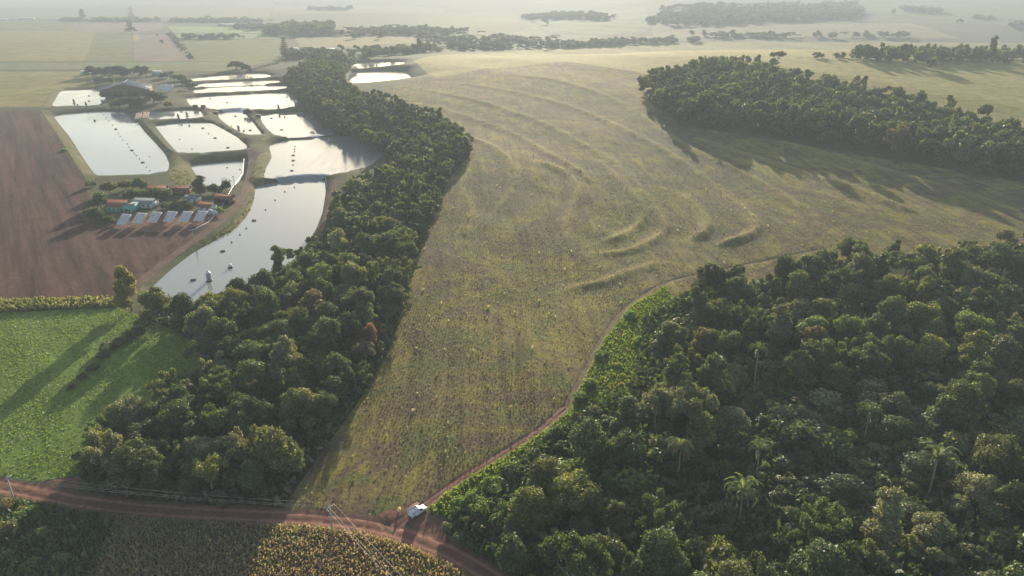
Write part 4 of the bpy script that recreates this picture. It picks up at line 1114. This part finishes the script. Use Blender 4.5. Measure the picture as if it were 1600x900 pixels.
def solar(name, lab, q, w, l, tilt, rz, z0=.8, group='solar tables by the farmhouses', pm='panel'):
    """tilted table of panels on two posts; low edge towards local -y"""
    o = empty(name, at(q), rz, label=lab, category='solar panel', group=group)
    dy, dz = l * math.cos(tilt), l * math.sin(tilt); nx, ny = 4, 5; g = Geo()
    P0 = lambda u, v, e: ((u - .5) * w, (v - .5) * dy - math.sin(tilt) * e, z0 + v * dz + math.cos(tilt) * e)
    for i in range(nx):
        for j in range(ny):
            a, b, c_, d_ = (i + .03) / nx, (i + .97) / nx, (j + .025) / ny, (j + .975) / ny
            V = [P0(a, c_, 0), P0(b, c_, 0), P0(b, d_, 0), P0(a, d_, 0), P0(a, c_, .05), P0(b, c_, .05), P0(b, d_, .05), P0(a, d_, .05)]; g.add(V, BOXF)
    link('panels', g.mesh('panels', pm, col=False), o)
    g = Geo()
    for a, b, c_, d_ in [(0, 1, 0, .02), (0, 1, .98, 1), (0, .02, .02, .98), (.98, 1, .02, .98), (.02, .98, .48, .52)]:
        V = [P0(a, c_, -.12), P0(b, c_, -.12), P0(b, d_, -.12), P0(a, d_, -.12), P0(a, c_, -.01), P0(b, c_, -.01), P0(b, d_, -.01), P0(a, d_, -.01)]; g.add(V, BOXF)
    link('frame', g.mesh('frame', 'panel_frame', col=False), o)
    for u in (.25, .75):
        for v in (.25, .8):
            x, y, z = P0(u, v, -.12); link('leg', bxm('leg', 'steel', (x - .07, x + .07, y - .07, y + .07, -.3, z)), o)
for i, (q, nm) in enumerate(zip([(195,351),(219,349),(243,347),(267,346),(291,345),(314,343)], ['leftmost', 'second from left', 'third from left', 'fourth from left', 'fifth from left', 'rightmost'])):
    solar('solar_table', f'tilted pale solar panel table below the houses, {nm} of six', q, 5.4, 6.8, .62, -.22 + .012 * i)
solar('solar_table', 'left of two white solar tables right of the barn', (255,142), 7, 9, .75, -.1, 1, 'solar tables by the barn', 'white_tin'); solar('solar_table', 'right of two white solar tables right of the barn', (264.5,143), 7, 9, .75, -.1, 1, 'solar tables by the barn', 'white_tin')
solar('solar_table', 'left of two long brown panels on the pond bank', (216,182), 5, 20, .12, .35, .8, 'long panels on the pond bank', 'pink_wood'); solar('solar_table', 'right of two long brown panels on the pond bank', (228,182), 5, 20, .12, .35, .8, 'long panels on the pond bank', 'pink_wood')
def hut(q, lab, mat):
    o = empty('pump_hut', at(q), 0, label=lab, category='hut'); link('wall', bxm('wall', 'wood', (-1.8, 1.8, -1.6, 1.6, -.3, 2.4)), o); link('roof', bxm('roof', mat, (-2.3, 2.3, -2.1, 2.1, 2.41, 2.6)), o); link('door', bxm('door', 'dark', (-.5, .5, -1.66, -1.603, 0, 2)), o)
hut((305.5,166), 'left dark pump hut on the long pond shore', 'fibre'); hut((317.5,166), 'right dark pump hut on the long pond shore', 'fibre'); hut((336,170), 'green-roofed pump hut beside the long pond', 'tarp'); hut((402.5,174), 'dark pump hut on the dike by the square pond', 'fibre')
for q, lab in (((328,332), 'left white water tank beside the rightmost solar table'), ((336,333), 'right white water tank by the yellow green shrub')):
    o = empty('water_tank', at(q), 0, label=lab, category='tank'); g = Geo(); spin(g, [(0, -.1), (1.3, -.1), (1.5, 1.8), (1.5, 2.2), (.5, 2.7), (.45, 2.85), (0, 2.9)], 14); link('body', g.mesh('body', 'white_wall', col=False, smooth=True), o)
    g = Geo(); spin(g, [(1.52, 1.75), (1.6, 1.8), (1.6, 1.95), (1.52, 2.0)], 14); link('rim', g.mesh('rim', 'steel', col=False), o)
def pipe(name, lab, pxs_, rad, zoff, mat, cat):
    pts_ = [np.array(at(q)) + (0, 0, zoff) for q in pxs_]; g = Geo(); tube(g, pts_, [rad] * len(pts_), 6); link(name, g.mesh(name, mat, col=False), label=lab, category=cat)
pipe('pipe', 'white pipe running down from the small pond to the sheds', [(380,240),(378,262),(362,290),(352,308),(345,323)], .22, .5, 'white_tin', 'pipe')
pipe('pipe', 'white pipe curving under the rightmost solar table', [(338,330),(325,344),(310,352),(303,356),(294,358)], .2, .3, 'white_tin', 'pipe')

# pond equipment
def silo(q, L, s_, lab, white=False):
    o = empty('feed_silo', at(q, L), r.uniform(0, 3), label=lab, category='feed silo', group='floating feed silos'); o.scale = (s_,) * 3
    g = Geo(); spin(g, [(1.0, -.2), (1.35, -.2), (1.35, .3), (1.0, .3), (1.0, -.2)], 12); link('float_ring', g.mesh('float_ring', 'float', col=False), o)
    g = Geo(); spin(g, [(.55, .5), (1.0, 1.5), (1.05, 3.3), (.95, 3.6)], 8); link('hopper', g.mesh('hopper', 'silo', col=False), o)
    g = Geo(); spin(g, [(1.06, 3.58), (.5, 4.3), (.05, 4.6), (0, 4.6)], 8); link('lid', g.mesh('lid', 'silo_white' if white else 'silo', col=False), o)
    for a in range(4):
        t = Geo(); ca, sa = math.cos(a * 1.571), math.sin(a * 1.571); tube(t, [(1.15 * ca, 1.15 * sa, .3), (.98 * ca, .98 * sa, 1.6)], [.06, .06], 5); link('leg', t.mesh('leg', 'steel', col=False), o)
def aerator(q, L, rz, lab):
    o = empty('paddle_aerator', at(q, L), rz, label=lab, category='aerator', group='paddle wheel aerators')
    for y in (-.55, .55):
        g = Geo(); tube(g, [(-1.1, y, .05), (-.9, y, .1), (.9, y, .1), (1.1, y, .05)], [.08, .2, .2, .08], 8); link('pontoon', g.mesh('pontoon', 'float', col=False), o)
    link('frame', bxm('frame', 'steel', (-.06, .06, -.6, .6, .3, .38), (-.8, .8, -.05, .05, .3, .37)), o); link('motor', bxm('motor', 'float', (-.22, .22, -.18, .18, .38, .75)), o)
    for x in (-.7, .7):
        g = Geo()
        for k in range(6):
            a = k * math.pi / 6; c_, s_ = math.cos(a) * .42, math.sin(a) * .42
            g.add([(x-.18, -c_, .35 - s_), (x+.18, -c_, .35 - s_), (x+.18, c_, .35 + s_), (x-.18, c_, .35 + s_)], [(0,1,2,3)])
        link('paddle_wheel', g.mesh('paddle_wheel', 'float', col=False), o)
FLO = Geo(); spin(FLO, [(0, -.25), (.35, -.25), (.45, 0), (.42, .35), (.2, .55), (0, .55)], 10); FLO = FLO.mesh('float', 'float', col=False, smooth=True)
def buoy(q, L, lab, s_=1.0):
    o = link('float', FLO, None, at(q, L), 0, label=lab, category='float', group='floats on the ponds'); o.scale = (s_,) * 3
LV = [p[0] for p in PONDS]
silo((327,439), LV[12], 1.0, 'silver pointed feed silo floating in the lower pond', True)
for q, k, lab in [((116,161.5),0,'feed silo left in the pond beside the barn'), ((135,166),0,'feed silo near the bank of the pond beside the barn'), ((279,185),2,'left feed silo in the narrow pond by the barn yard'), ((292.5,182),2,'right feed silo in the narrow pond by the barn yard'),
   ((373,204),9,'feed silo in the triangular pond between the dikes'), ((435.5,170.2),8,'left feed silo in the long pond by the dike'), ((462,164.5),8,'right feed silo at the wooded end of the long pond'), ((589,105),13,'feed silo in the farther white pond across the wood')]:
    silo(q, LV[k], 1.0, lab)
o = empty('feed_dome', at((360,418), LV[12]), 0, label='small white-topped round feeder near the silver silo', category='feeder')
g = Geo(); spin(g, [(1.0, -.2), (1.15, 0), (.95, .5), (.6, .6)], 12); link('float_ring', g.mesh('float_ring', 'float', col=False), o); g = Geo(); spin(g, [(.75, .6), (.8, 1.2), (.5, 1.6), (0, 1.75)], 12); link('lid', g.mesh('lid', 'silo_white', col=False), o)
for q, k, lab in [((348,393),12,'aerator mid-water in the lower pond'), ((302,438),12,'aerator left of the silver silo'), ((397,345),12,'aerator near the road bank of the lower pond'), ((206,235),1,'aerator in the float line of the largest pond'), ((223,254),1,'aerator at the lower float line of the largest pond'), ((181,202),1,'aerator at the upper float line of the largest pond'),
   ((458,243),11,'upper aerator in the rounded pond float line'), ((458,251),11,'middle aerator in the rounded pond float line'), ((456,267),11,'lowest aerator in the rounded pond float line'), ((317,200.5),3,'aerator at the top of the broad pond'), ((336,216),3,'aerator in the middle of the broad pond'), ((356,231),3,'aerator near the lower bank of the broad pond'), ((391,204),9,'aerator in the triangular pond'), ((368,182),9,'aerator at the top of the triangular pond'), ((424,185),10,'left aerator in the square pond'), ((475,182.5),10,'right aerator in the square pond'), ((440,203),10,'lower aerator in the square pond'), ((328,154),8,'left aerator in the long pond'), ((355,160.5),8,'middle aerator in the long pond'), ((448,152),8,'right aerator in the long pond'), ((283.5,175),2,'aerator in the narrow pond by the barn'), ((139,150),0,'far aerator in the pond beside the barn'), ((139,158),0,'near aerator in the pond beside the barn'), ((566,130),14,'aerator in the nearer white pond')]:
    aerator(q, LV[k], r.uniform(-.4, .4), lab)
line2 = [(159,176.5),(162,180),(166,184.5),(170,189),(176,195.5),(185,208),(188,213),(192,219),(199,225),(202,230),(210,239.5),(213,243),(218,248.5),(229,261),(234,267)]
for i, q in enumerate(line2): buoy(q, LV[1], f"{ORD[i]} small float from the far end of the largest pond's float line", .9)
buoy((148,189), LV[1], 'large round float alone in the largest pond', 2.2); buoy((234,245), LV[1], 'small float right of the float line in the largest pond', .8)
for q, k, lab in [((460,293),12,'farthest small float of the lower pond'), ((445,300),12,'second farthest float of the lower pond'), ((430,313),12,'third farthest float of the lower pond'), ((415,328),12,'fourth farthest float of the lower pond'), ((375,367),12,'float right of the grass bank bend'), ((362,379),12,'float between bank and mid-pond aerator'), ((385,357),12,'float close to the grass bank of the lower pond'),
   ((461,229),11,'top float of the rounded pond line'), ((460,233),11,'second float of the rounded pond line'), ((460,237),11,'third float of the rounded pond line'), ((458,258),11,'float between the two lower aerators of the rounded pond'), ((561,237),11,'float near the wooded end of the rounded pond'), ((284,195.5),3,'dark float under the left silo of the narrow pond'), ((296,197),3,'dark float at the top of the broad pond'), ((281,218),3,'float at the left of the broad pond'), ((326,209),3,'float in the centre of the broad pond'), ((300,233),3,'float at the lower left of the broad pond'), ((121,164),0,'dark float beside the left silo of the barn pond'), ((381,205),9,'dark float right of the triangular pond silo'), ((362,197),9,'float left of the triangular pond silo'), ((445,183),10,'dark float at the top of the square pond'), ((437,182),10,'dark float under the long pond left silo'), ((465,180),10,'dark float under the long pond right silo'), ((375,265),4,'float in the small pond behind the houses'), ((355,262),4,'tiny float in the small pond behind the houses'), ((399,128.5),6,'float in the second narrow pond'), ((413,139.5),7,'float in the third narrow pond'), ((600,128),14,'float in the nearer white pond')]:
    buoy(q, LV[k], lab, 1.0 if 'dark' not in lab else 1.7)

# power line poles and wires
def pole(q, h, rz, lab, arm=1.1, xy=None):
    loc = at(q) if xy is None else (xy[0], xy[1], float(hf([xy])[0]))
    o = empty('utility_pole', loc, rz, label=lab, category='utility pole', group='poles of the power line')
    g = Geo(); g.add([(-.17,-.14,-.5),(.17,-.14,-.5),(.17,.14,-.5),(-.17,.14,-.5),(-.1,-.09,h),(.1,-.09,h),(.1,.09,h),(-.1,.09,h)], BOXF); link('post', g.mesh('post', 'concrete', col=False), o)
    link('crossarm', bxm('crossarm', 'concrete', (-arm, arm, -.21, -.092, h - .45, h - .3)), o); g = Geo(); tube(g, [(-.7 * arm, -.15, h - .45), (0, -.12, h - 1.1)], [.04, .04], 5); tube(g, [(.7 * arm, -.15, h - .45), (0, -.12, h - 1.1)], [.04, .04], 5); link('brace', g.mesh('brace', 'steel', col=False), o)
    tops = []
    for x in (-arm + .1, 0 if False else -arm * .35, arm - .1):
        g = Geo(); spin(g, [(.03, h - .3), (.09, h - .22), (.05, h - .15), (.09, h - .08), (.03, h)], 8)
        for i_ in range(len(g.V)): g.V[i_] = g.V[i_] + (x, -.15, 0)
        link('insulator', g.mesh('insulator', 'insulator', col=False), o)
        tops.append(np.array(loc) + (x * math.cos(rz) + .15 * math.sin(rz), x * math.sin(rz) - .15 * math.cos(rz), h))
    return tops
tC = pole((25,791), 8.4, 1.25, 'concrete utility pole at the left end of the red road')
tA = pole((520,838), 8.4, .75, 'concrete utility pole in the sorghum by the road')
tB = pole(None, 8.4, .7, 'concrete utility pole at the near end of the power wires', 1.1, (2.0, 80.0))
def wire(a, b, lab, sag=1.0):
    u = np.linspace(0, 1, 17)[:, None]; p = a + (b - a) * u; p[:, 2] -= sag * 4 * (u * (1 - u))[:, 0]
    g = Geo(); tube(g, p, [.022] * 17, 4); link('power_wire', g.mesh('power_wire', 'wire', col=False), label=lab, category='wire', group='wires of the power line')
for i, nm in enumerate(['left', 'middle', 'right']):
    wire(tA[i], tB[i], f'{nm} power wire from the sorghum pole towards the bottom edge'); wire(tC[i], tA[i], f'{nm} power wire along the shaded red road')
pole((509,279), 7, 0, 'thin pole on the dike between the two lower ponds', .5); pole((366,288), 7, .4, 'thin pole by the farm road above the sheds', .5); pole((303,374), 7, .4, 'thin pole on the farm road by the grass bank', .5)
x = at((309,398), LV[12]); g = Geo(); tube(g, [(0, 0, -.5), (-.2, .1, 2), (-.6, .3, 4.2)], [.14, .12, .09], 6); link('leaning_post', g.mesh('leaning_post', 'wood', col=False), None, x, 0, label='dark leaning post in the water by the grass bank', category='post')
#@@CAR
def car():
    o = empty('utility_vehicle', at((652.5,801)), math.radians(45), label='white utility pickup with cargo canopy parked at the track mouth', category='pickup')
    # local +x is forward
    def prof(pts, w0, w1, name, mat, parent, bev=.06):
        bm = bmesh.new(); zs = [p[1] for p in pts]; zl, zh = min(zs), max(zs); sides = []
        for s_ in (-1, 1):
            sides.append([bm.verts.new((x, s_ * (w0 + (w1 - w0) * (z - zl) / (zh - zl)), z)) for x, z in pts])
        bm.faces.new(sides[0]); bm.faces.new(sides[1][::-1]); k = len(pts)
        for i in range(k): bm.faces.new((sides[0][i], sides[1][i], sides[1][(i + 1) % k], sides[0][(i + 1) % k]))
        bmesh.ops.recalc_face_normals(bm, faces=bm.faces)
        if bev: bmesh.ops.bevel(bm, geom=list(bm.edges), offset=bev, segments=2, affect='EDGES', profile=.6)
        me = bpy.data.meshes.new(name); bm.to_mesh(me); bm.free(); me.materials.append(MAT[mat]); return link(name, me, parent)
    body = prof([(-2.25,.36),(2.1,.36),(2.22,.55),(2.2,.8),(2.05,.98),(1.15,1.08),(-2.25,1.05)], .86, .84, 'body', 'car_white', o)
    prof([(.15,1.0),(1.18,1.04),(.62,1.62),(.1,1.68)], .82, .68, 'cabin', 'car_white', o, .04)
    prof([(-2.22,1.02),(.14,1.02),(.1,1.92),(-.1,2.0),(-2.12,2.0),(-2.24,1.9)], .85, .80, 'cargo_canopy', 'car_white', o, .05)
    g = Geo(); g.add([(1.12,-.70,1.12),(1.12,.70,1.12),(.70,.62,1.58),(.70,-.62,1.58)], [(0,1,2,3)]); g.V[0] = g.V[0] + (.035, 0, .03); link('windscreen', g.mesh('windscreen', 'window', col=False), o)
    for s_ in (-1, 1):
        g = Geo(); g.add([(.18, s_*.87, 1.10),(1.02, s_*.86, 1.10),(.62, s_*.775, 1.56),(.18, s_*.775, 1.58)], [(0,1,2,3)]); link('side_window', g.mesh('side_window', 'window', col=False), o)
        dr = link('door', bxm('door', 'car_white', (.1, 1.05, s_*.875 - .012, s_*.875 + .012, .45, 1.0)), o); link('handle', bxm('handle', 'dark', (.18, .34, s_*.9 - .012, s_*.9 + .012, .88, .92)), dr)
        link('mirror', bxm('mirror', 'dark', (.92, 1.02, s_*1.0 - .09, s_*1.0 + .09, 1.1, 1.26)), o)
        link('headlight', bxm('headlight', 'lamp_clear', (2.12, 2.235, s_*.62 - .17, s_*.62 + .17, .72, .88)), o); link('taillight', bxm('taillight', 'lamp_red', (-2.29, -2.24, s_*.74 - .08, s_*.74 + .08, .7, 1.0)), o)
        for x in (-1.4, 1.38):
            wl = empty('wheel', (0, 0, 0)); wl.parent = o; wl.location = (x, s_ * .78, .33)
            g = Geo(); spin(g, [(.2, -.1), (.31, -.1), (.33, -.06), (.33, .06), (.31, .1), (.2, .1), (.2, -.1)], 18); t_ = link('tyre', g.mesh('tyre', 'rubber', col=False), wl); t_.rotation_euler = (math.pi / 2, 0, 0)
            g = Geo(); spin(g, [(0, -.07), (.2, -.09), (.2, .09), (0, .07)], 14); t_ = link('rim', g.mesh('rim', 'chrome', col=False), wl); t_.rotation_euler = (math.pi / 2, 0, 0)
    link('bumper', bxm('bumper', 'dark', (2.16, 2.3, -.8, .8, .38, .55)), o); link('bumper', bxm('bumper', 'dark', (-2.36, -2.24, -.8, .8, .4, .55)), o)
    rk = Geo()
    for x in (-2.0, -1.1, -.2): box(rk, x - .03, x + .03, -.78, .78, 2.12, 2.17); box(rk, x - .03, x + .03, -.78, -.72, 1.98, 2.12); box(rk, x - .03, x + .03, .72, .78, 1.98, 2.12)
    link('roof_rack', rk.mesh('roof_rack', 'steel', col=False), o)
    M_ = Matrix.Translation(o.location) @ Matrix.Rotation(math.radians(45), 4, 'Z')
    ld = empty('ladder', M_ @ Vector((-1.0, .55, 2.18)), math.radians(45), label='pinkish ladder lying on the roof rack of the white pickup', category='ladder')
    for y in (-.3, .3): link('rail', bxm('rail', 'pink_wood', (-1.75, 1.75, y - .08, y + .08, 0, .12)), ld)
    for x in np.linspace(-1.6, 1.6, 11): link('rung', bxm('rung', 'pink_wood', (x - .07, x + .07, -.219, .219, .02, .09)), ld)
car()
#@@HAZE
def haze():
    n = NT('haze')
    n.t.nodes.remove(n.out); n.out = n.add('ShaderNodeOutputMaterial')
    pv = n.add('ShaderNodeVolumePrincipled')
    pv.inputs['Color'].default_value = (.50, .58, .67, 1); pv.inputs['Density'].default_value = HAZE_DENSITY
    pv.inputs['Anisotropy'].default_value = HAZE_G
    n.link(pv.outputs[0], n.out.inputs['Volume']); MAT['haze'] = n.m
    x, y0, y1, z0, z1 = 12000, -12000, 12000, LAND[:, 2].min() - 1.5, max(LAND[:, 2].max() + 25, CAM_H + 6)
    V = [(-x,y0,z0),(x,y0,z0),(x,y1,z0),(-x,y1,z0),(-x,y0,z1),(x,y0,z1),(x,y1,z1),(-x,y1,z1)]
    link('haze', mesh_np('haze', V, np.array([(0,3,2,1),(4,5,6,7),(0,1,5,4),(1,2,6,5),(2,3,7,6),(3,0,4,7)]), 'haze'), kind='stuff')
haze()
